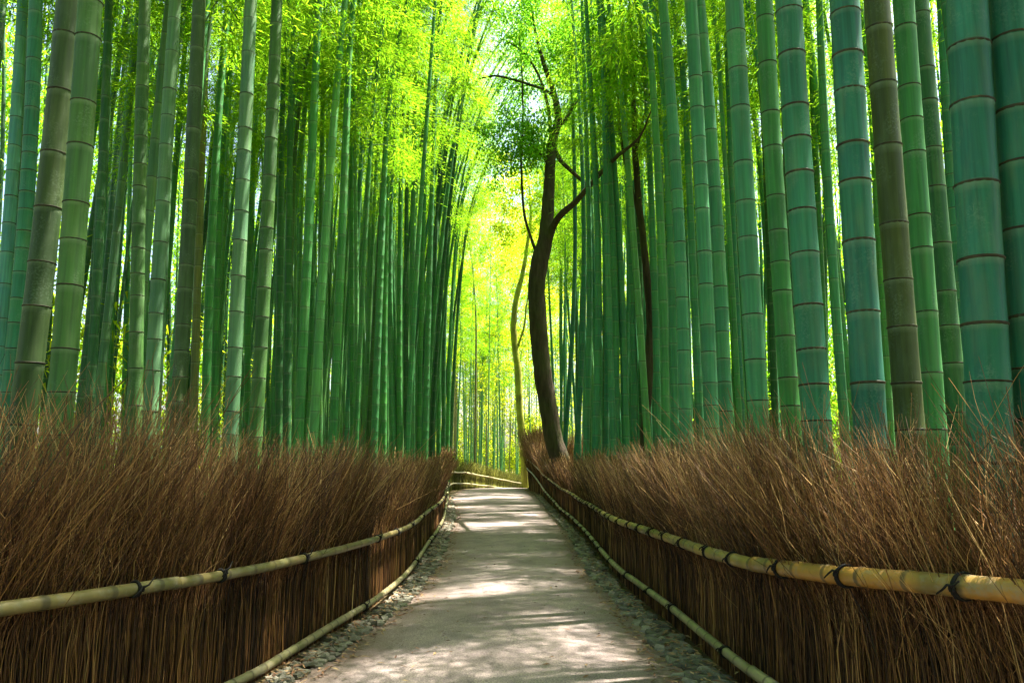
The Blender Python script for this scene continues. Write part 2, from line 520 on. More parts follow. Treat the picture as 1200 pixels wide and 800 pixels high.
STONES = [stone_mesh(k) for k in range(7)]
def edging(fence_pl, path_pl, side, seed):
    rr = random.Random(seed)
    root = empty('stone_edging', (0, 0, 0))
    tag(root, kind='structure')
    y = 3.0
    count = 0
    far = MB()
    while y < 34:
        xf = float(line_x(fence_pl, y)) - side * 0.02
        xp = float(line_x(path_pl, y)) - side * 0.04
        wdt = abs(xf - xp)
        rows = 3 if wdt < 0.36 else 4
        step = 0.085 + 0.005 * y
        for r_ in range(rows):
            if rr.random() < 0.12: continue
            f = (r_ + 0.5) / rows
            x = xp + (xf - xp) * f + rr.uniform(-0.03, 0.03)
            yj = y + rr.uniform(-0.04, 0.04)
            L_ = wdt / rows * rr.uniform(1.1, 2.1)
            W_ = step * rr.uniform(0.6, 1.15)
            H_ = rr.uniform(0.03, 0.075)
            zz = gz(min(x, float(line_x(R_BANK, yj)) - 0.25), yj) + 0.004 + 0.012 * rr.random()
            rot = Matrix.Rotation(rr.uniform(-0.6, 0.6) - side * 0.45, 4, 'Z') @ Matrix.Rotation(rr.uniform(-0.25, 0.25), 4, 'X') @ Matrix.Rotation(rr.uniform(-0.14, 0.14) , 4, 'Y')
            mat = Matrix.Translation((x, yj, zz)) @ rot @ Matrix.Diagonal((L_, W_, H_, 1))
            if count < 290:
                o = mesh_obj('flat_stone', STONES[rr.randrange(7)], root)
                o.matrix_local = mat
                count += 1
            else:
                me = STONES[rr.randrange(7)]
                V = np.empty(len(me.vertices) * 3, dtype=np.float32); me.vertices.foreach_get('co', V)
                V = V.reshape(-1, 3) @ np.array(mat.to_3x3()).T + np.array(mat.translation)
                n = 7; j = np.arange(n); k2 = (j + 1) % n
                far.add(V, np.vstack([np.stack([j, k2, n + k2, n + j], -1), np.stack([n + j, n + k2, 2 * n + k2, 2 * n + j], -1)]), np.stack([2 * n + j, 2 * n + k2, np.full(n, 3 * n)], -1))
        y += step
    if far.n:
        tag(mesh_obj('small_far_stone', far.mesh('small_far_stone', M['stone'], 'tv', False), root), kind='stuff')
edging(LEFT, LEFT_PATH, -1, 3)
edging(RIGHT, RIGHT_PATH, 1, 4)

# ------------------------------------------------------------------ brush fences
def polyline(pl):
    P = catmull(pl, 0.08)
    s = np.concatenate([[0], np.cumsum(np.linalg.norm(np.diff(P, axis=0), axis=1))])
    return P, s

def on_line(P, s, q):
    x = np.interp(q, s, P[:, 0]); y = np.interp(q, s, P[:, 1])
    e = 0.12
    tx = np.interp(q + e, s, P[:, 0]) - np.interp(q - e, s, P[:, 0])
    ty = np.interp(q + e, s, P[:, 1]) - np.interp(q - e, s, P[:, 1])
    l = np.hypot(tx, ty) + 1e-9
    return x, y, tx / l, ty / l

def tube_batch(C, rad, sides=3, a=None):
    """C (N,K,3) centre lines, rad (N,K); triangular sticks; returns V, Q, attr"""
    Nn, K, _ = C.shape
    ang = np.arange(sides) * 2 * math.pi / sides
    ph = NR.uniform(0, 6.28, Nn)
    ca = np.cos(ang[None, :] + ph[:, None]); sa = np.sin(ang[None, :] + ph[:, None])
    V = np.repeat(C[:, :, None, :], sides, 2)
    V[..., 0] += rad[:, :, None] * ca[:, None, :]
    V[..., 1] += rad[:, :, None] * sa[:, None, :]
    base = (np.arange(Nn) * K * sides)[:, None, None]
    i = (np.arange(K - 1) * sides)[None, :, None]
    j = np.arange(sides)[None, None, :]
    k = (j + 1) % sides
    Q = np.stack([base + i + j, base + i + k, base + i + sides + k, base + i + sides + j], -1).reshape(-1, 4)
    A = np.repeat(a.reshape(Nn, -1) if a.ndim > 1 else np.repeat(a[:, None], K, 1), sides, 1).ravel()
    return V.reshape(-1, 3), Q, A

def brush(P, s, side, height, off, lean_in, lean_fwd, base_z, bands, thick=1.0):
    """sticks of a brush hedge; side is the sign of the direction towards the path; bands: (y from, y to, sticks per metre, rings, forks per stick)"""
    total = s[-1]
    q0 = np.arange(0, total, 0.05)
    yq = np.interp(q0, s, P[:, 1])
    hy = np.array([height(v) for v in q0])
    # tufts: bundles of sticks tied in together share a lean, a height and a tint
    tq = np.arange(0, total + 0.2, 0.11)
    t_in = NR.normal(0, 0.10, len(tq)); t_fw = NR.normal(0, 0.13, len(tq)); t_h = NR.normal(1, 0.045, len(tq)); t_c = NR.normal(0, 0.09, len(tq))
    out = MB()
    for (ya, yb, dn, K, nf) in bands:
        cnt = NR.poisson(np.where((yq >= ya) & (yq < yb), dn * 0.05, 0))
        q = np.repeat(q0, cnt) + NR.uniform(0, 0.05, cnt.sum())
        Nn = len(q)
        if not Nn: continue
        x, y, tx, ty = on_line(P, s, q)
        nx, ny = (ty, -tx) if side > 0 else (-ty, tx)
        t = np.linspace(0, 1, K)[None, :]
        lat = np.clip(NR.normal(0, 0.075, Nn), -0.24, 0.10)
        ti = np.clip((q / 0.11 + NR.normal(0, 0.5, Nn)).astype(int), 0, len(tq) - 1)
        H = np.interp(q, q0, hy) * t_h[ti] * (1.12 - 0.52 * NR.random(Nn) ** 1.25)
        H *= np.where(NR.random(Nn) < 0.05, NR.uniform(1.03, 1.12, Nn), 1.0)
        zb = base_z(x, y)
        z = H[:, None] * t
        up = np.clip(z - np.maximum(0.60, np.interp(q, q0, hy) - 0.95)[:, None], 0, 1.3) ** 1.25
        li = (lean_in + t_in[ti] + NR.normal(0, 0.13, Nn))[:, None] * up
        lf = (lean_fwd + t_fw[ti] + np.clip(NR.normal(0, 0.15, Nn), -0.3, 0.28))[:, None] * up + NR.normal(0, 0.035, Nn)[:, None] * t
        zk = NR.uniform(0.62, 1.35, Nn)[:, None]                     # a kink where a stick forked or was bent
        kz = np.maximum(z - zk, 0)
        li = li + NR.normal(0, 0.18, Nn)[:, None] * kz
        lf = lf + NR.normal(0, 0.16, Nn)[:, None] * kz
        lf = lf * np.clip((y - 1.6) / 1.6, 0.15, 1)[:, None]
        soft = 0.22 + 0.78 * np.clip((z - 0.6) / 0.5, 0, 1)          # tied down below the rail, loose above it
        jx = np.cumsum(NR.normal(0, 0.017, (Nn, K)) * soft, 1) + NR.normal(0, 0.020, (Nn, K)) * soft
        jy = np.cumsum(NR.normal(0, 0.017, (Nn, K)) * soft, 1) + NR.normal(0, 0.020, (Nn, K)) * soft
        o_ = (off + lat)[:, None] + li
        C = np.stack([x[:, None] + nx[:, None] * o_ + tx[:, None] * lf + jx, y[:, None] + ny[:, None] * o_ + ty[:, None] * lf + jy, zb[:, None] + z], -1)
        dist = np.hypot(x, y)
        r0 = (0.0019 + 0.00034 * np.clip(dist, 3, 26)) * NR.lognormal(0, 0.32, Nn) * thick
        rad = r0[:, None] * (1.0 - 0.66 * t)
        a = np.clip((NR.beta(1.3, 2.2, Nn) * 0.95 + t_c[ti])[:, None] + 0.20 * t * np.clip((z - 0.75) / 0.5, 0, 1), 0, 1)  # upper ends lighter: sunlight on the tips put into the stick colour
        V, Q, A = tube_batch(C, rad, 3, a)
        out.add(V, Q, None, A)
        # forked side shoots, most of them on the upper half
        m = int(Nn * nf)
        if not m: continue
        pick = NR.integers(0, Nn, m)
        kk = NR.integers(max(1, int(K * 0.5)), K - 1, m)
        S = C[pick, kk]
        ln = NR.uniform(0.08, 0.30, m)
        K2 = 3
        t2 = np.linspace(0, 1, K2)[None, :]
        d = C[pick, kk] - C[pick, kk - 1]
        d /= np.linalg.norm(d, axis=1)[:, None] + 1e-9
        d = d + NR.normal(0, 0.45, d.shape) * np.array([1, 1, 0.5])
        d[:, 2] = np.abs(d[:, 2])
        C2 = S[:, None, :] + d[:, None, :] * (ln[:, None] * t2)[:, :, None]
        C2[:, 1:, :2] += np.cumsum(NR.normal(0, 0.012, (m, K2 - 1, 2)), 1)
        rad2 = (rad[pick, kk] * 0.85)[:, None] * (1 - 0.6 * t2)
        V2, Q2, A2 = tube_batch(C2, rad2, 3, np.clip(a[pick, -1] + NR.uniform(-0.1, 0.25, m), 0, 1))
        out.add(V2, Q2, None, A2)
    return out

def bamboo_pole(pts, r0, spacing, seed, sides=12):
    """a pole with swollen joints along pts (dense)"""
    rr = random.Random(seed)
    P = np.asarray(pts)
    s = np.concatenate([[0], np.cumsum(np.linalg.norm(np.diff(P, axis=0), axis=1))])
    qs, rs, av = [], [], []
    pos = rr.uniform(-spacing, 0)
    k = 0
    while pos < s[-1]:
        ln = spacing * rr.uniform(0.75, 1.3)
        for f, m in ((0.0, 1.10), (0.07, 1.0), (0.5, 0.985), (0.93, 1.0)):
            q = pos + f * ln
            if 0 <= q <= s[-1]:
                qs.append(q); rs.append(r0 * m); av.append(k + f)
        pos += ln
        k += 1
    if qs[0] > 0.02: qs.insert(0, 0.0); rs.insert(0, r0); av.insert(0, av[0] - 0.3)
    if qs[-1] < s[-1] - 0.02: qs.append(s[-1]); rs.append(r0 * 0.99); av.append(av[-1] + 0.3)
    C = np.stack([np.interp(qs, s, P[:, i]) for i in range(3)], -1)
    V, Q, T = tube_arrays(C, rs, sides)
    A = np.concatenate([np.repeat(av, sides), [0.5, 0.5]])
    mb = MB(); mb.add(V, Q, T, A)
    return mb.mesh('bamboo_pole', M['rail'], 'tv')

def lashing_mesh(r, seed):
    rr = random.Random(seed)
    mb = MB()
    for k in range(3):                        # three turns round the pole (axis X)
        a = np.linspace(0, 2 * math.pi, 15)
        rr_ = r + 0.005 + 0.002 * (k % 2)
        x0 = (k - 1) * 0.011
        pts = np.stack([x0 + 0.008 * np.sin(a + k), np.cos(a) * rr_, np.sin(a) * rr_], -1)
        V, Q, T = tube_arrays(pts, [0.0065] * len(a), 5)
        mb.add(V, Q, T)
    for sgn in (-1, 1):                       # cut rope ends of the knot
        ln = rr.uniform(0.05, 0.09)
        pts = [(0.0, -r - 0.008, 0.01), (sgn * 0.012, -r - 0.022, 0.016), (sgn * 0.03, -r - 0.028, 0.01 + sgn * 0.012), (sgn * ln, -r - 0.02, 0.012 + sgn * ln * 0.55)]
        V, Q, T = tube_arrays(pts, [0.007, 0.006, 0.005, 0.0035], 5)
        mb.add(V, Q, T)
    a = np.linspace(0, 2 * math.pi, 9)
    pts = np.stack([0.012 * np.cos(a), np.full(9, -r - 0.012), 0.012 * np.sin(a)], -1)
    V, Q, T = tube_arrays(pts, [0.007] * 9, 5)
    mb.add(V, Q, T)
    return mb.mesh('rope_lashing', M['rope'])

def rails(root, P, s, side, ztop, zbot, r_top, r_bot, tcol, bcol, piece, lash, seed, node_sp=0.34):
    rr = random.Random(seed)
    for which, zf, rad, colr, sp in (('top_rail', ztop, r_top, tcol, node_sp), ('bottom_rail', zbot, r_bot, bcol, node_sp * 0.62)):
        q = 0.0
        k = 0
        lm = [lashing_mesh(rad(0.0), seed * 7 + j) for j in range(2)]
        while q < s[-1] - 0.3:
            e = min(s[-1], q + piece * rr.uniform(0.85, 1.15))
            if s[-1] - e < 1.0: e = s[-1]
            qq = np.arange(q - (0.10 if q > 0 else 0), e, 0.08)
            x, y, tx, ty = on_line(P, s, qq)
            z = np.array([zf(v) for v in y]) + 0.008 * np.sin(qq * 0.9 + k) + (0.5 * rad(0) * np.clip((qq - e + 0.9) / 0.9, 0, 1) if False else 0)
            pts = np.stack([x, y, z], -1)
            ym = float(np.mean(y))
            rd = rad(ym) * rr.uniform(0.93, 1.05)
            o = mesh_obj(which, bamboo_pole(pts, rd, sp * rr.uniform(0.85, 1.15), seed * 31 + k, 14 if ym < 12 else 8), root)
            f = rr.uniform(0.82, 1.15)
            c = colr(ym)
            o.color = (c[0] * f, c[1] * f, c[2] * f, 1)
            lq = q + rr.uniform(0.15, 0.5)
            while lq < e - 0.05:
                x1, y1, tx1, ty1 = [float(v) for v in on_line(P, s, lq)]
                if y1 < 30:
                    l = mesh_obj('lashing', lm[k % 2], o)
                    ang = math.atan2(ty1, tx1)
                    z1 = zf(y1) + 0.008 * math.sin(lq * 0.9 + k)
                    # the knot sits on the path side
                    l.matrix_local = Matrix.Translation((x1, y1, z1)) @ Matrix.Rotation(ang + (0 if side > 0 else math.pi), 4, 'Z') @ Matrix.Rotation(rr.uniform(-0.5, 0.3), 4, 'X') @ Matrix.Diagonal((1, rd / rad(0.0) * 1.02, rd / rad(0.0) * 1.02, 1))
                    lq += lash * (1.0 if which == 'top_rail' else 1.9) * rr.uniform(0.7, 1.35)
                else:
                    break
            q = e
            k += 1

def tab(*pairs):
    a = [p[0] for p in pairs]; b = [p[1] for p in pairs]
    return lambda v: float(np.interp(v, a, b))

# left fence
P, s = polyline(LEFT)
root = empty('brush_fence', (0, 0, 0))
tag(root, 'brown twig brush fence along the left side of the path with its bamboo rails', 'fence', 'brush fences')
def y_of(P, s): return lambda q: float(np.interp(q, s, P[:, 1]))
yl = y_of(P, s)
hl = tab((1, 1.75), (4, 1.66), (6, 1.50), (9, 1.38), (16, 1.36), (26, 1.42), (29, 1.7), (31, 2.0))
BANDS = [(-2, 2.2, 400, 5, 0.2), (2.2, 8, 1600, 10, 1.0), (8, 16, 640, 5, 0.7), (16, 50, 330, 4, 0.35)]
zg = lambda x, y: ground_z(x, y) - 0.03
b = brush(P, s, 1, lambda q: hl(yl(q)) + 0.07 * math.sin(q * 2.3) + 0.05 * math.sin(q * 5.9 + 1), -0.20, 0.07, 0.17, zg, BANDS)
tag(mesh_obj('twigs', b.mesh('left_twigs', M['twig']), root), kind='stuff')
rails(root, P, s, 1, tab((1, .86), (3.5, .84), (5.2, .79), (7, .72), (10, .67), (18, .60), (31, .66)), tab((1, .10), (19, .10), (31, .14)),
      tab((0, .034), (5, .033), (15, .032), (30, .040)), tab((0, .034), (8, .032), (30, .036)),
      lambda y: (0.165, 0.130, 0.045), lambda y: (0.24, 0.21, 0.11), 3.6, 1.45, 5)

# right fence
P, s = polyline(RIGHT)
root = empty('brush_fence', (0, 0, 0))
tag(root, 'dark brown brush fence along the right side of the path, with a golden rail', 'fence', 'brush fences')
yr = y_of(P, s)
hr = tab((1, 1.50), (3, 1.56), (5, 1.55), (9, 1.45), (18, 1.38), (27, 1.45), (31, 1.7), (35, 2.05), (38, 2.6), (41, 2.95), (48, 2.0))
def h_right(q):
    return hr(yr(q)) + 0.08 * math.sin(q * 2.1) + 0.05 * math.sin(q * 5.3 + 2)
b = brush(P, s, -1, h_right, -0.20, 0.05, 0.15, zg, BANDS)
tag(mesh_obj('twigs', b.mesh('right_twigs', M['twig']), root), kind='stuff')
rails(root, P, s, -1, tab((1, 1.05), (2.9, 1.02), (3.35, .985), (4, .93), (4.9, .87), (6, .83), (8, .79), (12, .75), (16, .72), (22, .76), (30, .92), (35, 1.11), (38.5, 1.4), (41, 1.6), (44, 1.6), (48, 1.4)),
      tab((1, .2), (16, .2), (22, .2), (30, .35), (35, .52), (38.5, .9), (41, 1.12), (48, 1.0)),
      tab((0, .047), (4, .044), (8, .038), (20, .034), (40, .040)), tab((0, .034), (8, .034), (40, .036)),
      lambda y: (0.38, 0.20, 0.036) if y < 3.6 else (0.29, 0.205, 0.045), lambda y: (0.27, 0.245, 0.12), 3.4, 0.62, 6)

# the fence beyond, round the outside of the bend
P, s = polyline(FAR)
root = empty('brush_fence', (0, 0, 0))
tag(root, 'low greenish brush fence curving across the far bend of the path', 'fence', 'brush fences')
yf = y_of(P, s)
b = brush(P, s, 1, lambda q: 1.36 + 0.05 * math.sin(q * 1.7), -0.20, 0.03, 0.05, zg, [(0, 90, 190, 4, 0.3)], 1.6)
ml = M['sunlit_green_twig']
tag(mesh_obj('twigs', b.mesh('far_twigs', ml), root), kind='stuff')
rails(root, P, s, 1, tab((31, .70), (36, .86), (40, .93), (43, .88), (50, .5), (62, -.27), (75, -.5)), tab((31, .2), (36, .32), (40, .36), (43, .28), (50, -.08), (62, -.83), (75, -1.0)),
      tab((0, .045)), tab((0, .045)), lambda y: (0.42, 0.36, 0.19), lambda y: (0.42, 0.36, 0.19), 5.0, 2.0, 8)

# ------------------------------------------------------------------ fallen leaves swept against the edges
def leaf_quads(c, d, nrm, ln, wd):
    """flat pointed leaves: centres at the stalk end c, direction d, side vector from nrm"""
    sd = np.cross(d, nrm); sd /= np.linalg.norm(sd, axis=1)[:, None] + 1e-9
    a = c
    b = c + d * (ln * 0.38)[:, None] + sd * (wd * 0.5)[:, None]
    e = c + d * ln[:, None] + np.array([0, 0, -1.0]) * (ln * 0.12)[:, None]
    f = c + d * (ln * 0.38)[:, None] - sd * (wd * 0.5)[:, None]
    V = np.stack([a, b, e, f], 1).reshape(-1, 3)
    i = np.arange(len(c))[:, None] * 4
    return V, i + np.arange(4)[None, :]

def litter(n, seed):
    g = np.random.default_rng(seed)
    y = 3 + 37 * g.random(n) ** 2.0
    left = g.random(n) < 0.5
    ex = np.where(left, line_x(LEFT_PATH, y), line_x(RIGHT_PATH, y))
    fx = np.where(left, line_x(LEFT, y), line_x(RIGHT, y))
    x = ex + (fx - ex) * g.uniform(-0.9, 1.0, n) + np.where(g.random(n) < 0.12, g.uniform(-0.9, 0.9, n), 0)
    rxp = line_x(RIGHT_PATH, y); lxp = line_x(LEFT_PATH, y)
    uu = (x - lxp) / (rxp - lxp)
    on = (uu > 0) & (uu < 1)
    z = ground_z(np.minimum(x, line_x(R_BANK, y) - 0.25), y) + np.where(on, 0.035 * (1 - (2 * uu - 1) ** 2) + 0.008, 0.035 + 0.02 * g.random(n))
    az = g.uniform(0, 6.28, n)
    d = np.stack([np.cos(az), np.sin(az), g.normal(0, 0.15, n)], -1)
    nr = np.stack([g.normal(0, 0.25, n), g.normal(0, 0.25, n), np.ones(n)], -1)
    V, Q = leaf_quads(np.stack([x, y, z], -1), d, nr, g.uniform(0.03, 0.085, n), g.uniform(0.010, 0.024, n))
    return np_mesh('fallen_leaves', V, Q, M['litter'], {'lv': np.repeat(g.random(n), 4)}, False)
tag(mesh_obj('fallen_leaves', litter(9500, 3)), kind='stuff')

def leaf_tris(c, d, nrm, ln, wd):
    """the same leaf as one triangle, for foliage too far away to show its outline"""
    sd = np.cross(d, nrm); sd /= np.linalg.norm(sd, axis=1)[:, None] + 1e-9
    V = np.stack([c + sd * (wd * 0.5)[:, None], c - sd * (wd * 0.5)[:, None], c + d * ln[:, None] - np.array([0, 0, 0.12]) * ln[:, None]], 1).reshape(-1, 3)
    return V, np.arange(len(c))[:, None] * 3 + np.arange(3)[None, :]


# the stalks one can pick out: distance, thickness, three points (x, height) on the centre line, colour, label
STALKS = [
    (9.9, 0.165, (-6.666, 2.482), (-6.754, 4.775), (-6.924, 7.881), 'bluish', 'pale bluish bamboo stalk farther back at the far left edge, a bright gap beside it'),
    (8.25, 0.165, (-5.408, 2.318), (-5.429, 4.229), (-5.571, 6.818), 'teal', 'smooth dark teal bamboo stalk just left of the thick olive stalk at the left edge'),
    (5.23, 0.18, (-3.303, 2.018), (-3.294, 3.229), (-3.308, 4.868), 'olive', 'thick olive bamboo stalk with a sunlit white right edge, leaning right above the left fence'),
    (4.95, 0.165, (-2.908, 1.991), (-2.92, 3.137), (-2.942, 4.691), 'olivegreen', 'thick dark green stalk with brown node rings, beside the olive stalk with a white edge'),
    (11.42, 0.165, (-6.38, 2.633), (-6.382, 5.279), (-6.568, 8.863), 'dark', 'dark slender bamboo stalk just right of the two thick leaning stalks on the left'),
    (21.21, 0.165, (-11.471, 3.603), (-11.657, 8.518), (-11.916, 15.174), 'dark', 'very thin dark stalk deep behind the left fence, right of the two thick leaning stalks'),
    (18.56, 0.165, (-9.768, 3.34), (-9.921, 7.64), (-10.09, 13.465), 'mid', 'thin far green stalk left of the olive-green stalk standing alone against bright leaves'),
    (21.21, 0.165, (-10.737, 3.603), (-11.02, 8.518), (-11.378, 15.174), 'mid', 'thin far stalk against the left side of the olive-green stalk amid bright leaves'),
    (9.0, 0.165, (-4.425, 2.392), (-4.551, 4.477), (-4.697, 7.301), 'olivegreen', 'straight olive-green stalk amid bright leaves on both sides, fifth thick one from the left'),
    (8.74, 0.165, (-4.11, 2.366), (-4.134, 4.39), (-4.158, 7.13), 'grey', 'grey-green bamboo stalk with pale node bands, between two olive stalks behind the left fence'),
    (8.25, 0.165, (-3.578, 2.318), (-3.61, 4.229), (-3.667, 6.818), 'olive', 'brownish olive bamboo stalk with close node rings, right of the grey-green stalk'),
    (14.85, 0.165, (-6.159, 2.972), (-6.274, 6.412), (-6.386, 11.072), 'brown', 'thin brownish stalk touching the right side of the olive stalk with close node rings'),
    (13.5, 0.165, (-5.388, 2.838), (-5.47, 5.966), (-5.447, 10.202), 'mid', 'mid green leaning stalk between the brownish thin stalk and the pale grey-green stalk'),
    (16.5, 0.165, (-6.401, 3.136), (-6.514, 6.958), (-6.498, 12.135), 'mid', 'thin green stalk half hidden left of the pale grey-green leaning stalk'),
    (8.49, 0.165, (-3.093, 2.341), (-3.105, 4.307), (-3.126, 6.97), 'grey', 'pale grey-green leaning bamboo stalk behind the left fence, lightest of the thick left ones'),
    (18.56, 0.165, (-6.415, 3.34), (-6.557, 7.64), (-6.458, 13.465), 'mid', 'thin stalk squeezed against the right side of the pale grey-green leaning stalk'),
    (9.0, 0.165, (-2.98, 2.392), (-2.982, 4.477), (-3.012, 7.301), 'olivegreen', 'olive-green stalk with a thin white right edge, last thick one before thinner left stalks'),
    (16.5, 0.165, (-5.022, 3.136), (-5.181, 6.958), (-5.362, 12.135), 'dark', 'slim dark green stalk right of the olive-green stalk with the white edge'),
    (15.63, 0.165, (-4.583, 3.05), (-4.728, 6.671), (-4.891, 11.576), 'dark', 'slim dark stalk with a bright slit on its left, second from the white-edged olive-green stalk'),
    (12.38, 0.165, (-3.408, 2.727), (-3.4, 5.594), (-3.408, 9.476), 'mid', 'mid green stalk just left of the light green diagonal stalk behind the left fence'),
    (12.91, 0.165, (-3.297, 2.78), (-3.235, 5.772), (-3.073, 9.823), 'light', 'light green bamboo stalk leaning diagonally right with a bright white edge'),
    (13.5, 0.165, (-3.115, 2.838), (-3.101, 5.966), (-3.115, 10.202), 'mid', 'mid green upright stalk crossing behind the light diagonal stalk'),
    (17.47, 0.165, (-3.623, 3.232), (-3.771, 7.279), (-3.925, 12.761), 'mid', 'upright green stalk beside the tall yellow leaf gap in the left grove'),
    (16.5, 0.165, (-2.925, 3.136), (-2.895, 6.958), (-2.83, 12.135), 'teal', 'slim teal stalk right of the tall yellow leaf gap in the left grove'),
    (18.56, 0.165, (-3.104, 3.34), (-3.15, 7.64), (-3.072, 13.465), 'mid', 'slim green stalk second right of the tall yellow leaf gap'),
    (19.8, 0.165, (-3.112, 3.463), (-3.269, 8.05), (-3.109, 14.262), 'teal', 'slim teal stalk third right of the tall yellow leaf gap'),
    (19.8, 0.165, (-2.914, 3.463), (-2.994, 8.05), (-2.966, 14.262), 'mid', 'straight slim green stalk in the middle of the dense left row toward the bend'),
    (22.85, 0.165, (-3.158, 3.765), (-3.27, 9.057), (-3.312, 16.226), 'dark', 'thin dark stalk in the dense left row, before the stalks that fan out'),
    (19.8, 0.165, (-2.583, 3.463), (-2.651, 8.05), (-2.631, 14.262), 'teal', 'thin teal upright stalk in the dense left row near the fan of arching stalks'),
    (22.85, 0.165, (-2.751, 3.765), (-2.716, 9.057), (-2.567, 16.226), 'mid', 'slender green stalk just before the teal one that begins the fan of arching stalks'),
    (19.8, 0.165, (-2.207, 3.463), (-2.171, 8.05), (-2.057, 14.262), 'teal', 'slender teal stalk where the left row begins to fan out over the path'),
    (24.75, 0.165, (-2.566, 3.954), (-2.514, 9.687), (-2.093, 17.453), 'dark', 'dark thin stalk leaning over the path, first of the fan of arching left stalks'),
    (28.35, 0.189, (-2.718, 4.311), (-2.618, 10.878), (-1.884, 19.773), 'mid', 'thin green stalk leaning over the path, second of the fan of arching left stalks'),
    (32.55, 0.199, (-2.903, 4.727), (-2.705, 12.267), (-1.573, 22.481), 'dark', 'dark thin stalk leaning over the path, third of the fan of arching left stalks'),
    (35.1, 0.195, (-2.896, 4.98), (-2.553, 13.111), (-1.187, 24.124), 'mid', 'thin green arching stalk, fourth of the fan of left stalks over the path'),
    (37.65, 0.188, (-2.896, 5.233), (-2.26, 13.955), (-0.455, 25.768), 'dark', 'dark arching stalk, last of the left fan and leaning farthest over the path'),
    (24.75, 0.165, (1.849, 3.954), (2.114, 9.687), (1.794, 17.453), 'teal', 'slim teal stalk just right of the dark curved tree trunk'),
    (21.21, 0.165, (1.892, 3.603), (2.057, 8.518), (1.743, 15.174), 'teal', 'slim teal stalk second to the right of the dark curved tree trunk'),
    (18.56, 0.165, (1.842, 3.34), (1.929, 7.64), (1.704, 13.465), 'jade', 'slim jade stalk third to the right of the dark curved tree trunk'),
    (16.5, 0.165, (1.839, 3.136), (1.905, 6.958), (1.634, 12.135), 'jade', 'jade stalk under the right limb of the curved tree, fourth right of its trunk'),
    (21.21, 0.165, (2.625, 3.603), (2.645, 8.518), (2.306, 15.174), 'teal', 'slim teal stalk set back behind the jade ones right of the curved tree'),
    (16.5, 0.165, (2.244, 3.136), (2.229, 6.958), (1.953, 12.135), 'jade', 'jade stalk leaning slightly left, midway between curved tree and dark thin trunk'),
    (16.5, 0.165, (2.428, 3.136), (2.362, 6.958), (2.073, 12.135), 'jade', 'jade stalk close to the one midway between the curved tree and the dark thin trunk'),
    (18.56, 0.165, (2.959, 3.34), (2.957, 7.64), (2.848, 13.465), 'jade', 'slim jade stalk leaning left, two places left of the dark thin trunk'),
    (18.56, 0.165, (3.146, 3.34), (3.15, 7.64), (3.05, 13.465), 'dark', 'dark green stalk directly left of the dark thin trunk behind the right fence'),
    (16.5, 0.165, (3.127, 3.136), (3.124, 6.958), (3.01, 12.135), 'jade', 'slim jade stalk directly right of the dark thin trunk'),
    (13.5, 0.165, (2.694, 2.838), (2.696, 5.966), (2.544, 10.202), 'green', 'bright green stalk leaning left at its top, right of the dark thin trunk'),
    (14.85, 0.165, (3.146, 2.972), (3.154, 6.412), (3.068, 11.072), 'jade', 'slim jade stalk set back between the bright green stalk and the ringed jade stalk'),
    (9.9, 0.165, (2.229, 2.482), (2.229, 4.775), (2.117, 7.881), 'jade', 'jade bamboo stalk with close dark node rings, right of the dark thin trunk'),
    (14.85, 0.165, (3.609, 2.972), (3.583, 6.412), (3.534, 11.072), 'jade', 'slim jade stalk in the gap right of the closely ringed jade stalk'),
    (8.25, 0.165, (2.134, 2.318), (2.124, 4.229), (2.083, 6.818), 'jade', 'medium jade stalk standing in front of its jade twin in the mid right grove'),
    (8.74, 0.165, (2.425, 2.366), (2.42, 4.39), (2.332, 7.13), 'jade', 'medium jade stalk partly behind its twin in the mid right grove'),
    (18.56, 0.165, (5.505, 3.34), (5.507, 7.64), (5.516, 13.465), 'mid', 'thin green stalk in the gap before the thick smooth jade stalk on the right'),
    (6.06, 0.165, (1.939, 2.101), (1.917, 3.505), (1.896, 5.407), 'jade', 'smooth jade bamboo stalk with two dark rings, leaning left in the right grove'),
    (16.5, 0.165, (5.647, 3.136), (5.695, 6.958), (5.74, 12.135), 'dark', 'thin dark stalk behind the gap right of the smooth jade stalk'),
    (6.46, 0.165, (2.332, 2.14), (2.318, 3.636), (2.316, 5.662), 'green', 'green stalk with one pale ring, just left of the thick closely ringed teal stalk'),
    (4.91, 0.186, (1.934, 1.987), (1.929, 3.126), (1.929, 4.668), 'teal', 'thick teal bamboo stalk with many close dark rings, left of a bright yellow gap'),
    (14.85, 0.165, (6.076, 2.972), (6.154, 6.412), (6.243, 11.072), 'mid', 'thin far stalk in the bright yellow gap on the right side'),
    (12.38, 0.165, (5.325, 2.727), (5.314, 5.594), (5.382, 9.476), 'jade', 'slim jade stalk right of the bright yellow gap, against the thick deep teal stalk'),
    (4.41, 0.186, (2.047, 1.938), (2.058, 2.96), (2.079, 4.345), 'deepteal', 'thick deep teal bamboo stalk with evenly spaced dark rings, left of the brown-olive stalk'),
    (14.85, 0.165, (7.284, 2.972), (7.354, 6.412), (7.409, 11.072), 'light', 'thin light green stalk peeping between the deep teal stalk and the brown-olive stalk'),
    (4.91, 0.18, (2.528, 1.987), (2.533, 3.124), (2.544, 4.664), 'brownolive', 'dark brown-olive bamboo stalk, the brownest of the thick stalks on the right'),
    (5.5, 0.165, (3.011, 2.045), (3.022, 3.319), (3.043, 5.045), 'green', 'medium green smooth stalk touching the right side of the brown-olive stalk'),
    (5.94, 0.165, (3.424, 2.089), (3.429, 3.465), (3.451, 5.329), 'dark', 'dark green stalk right of the medium green stalk, before the very thick teal one'),
    (10.61, 0.165, (6.279, 2.552), (6.355, 5.009), (6.496, 8.337), 'teal', 'narrow teal stalk mostly hidden behind the left side of the very thick teal stalk'),
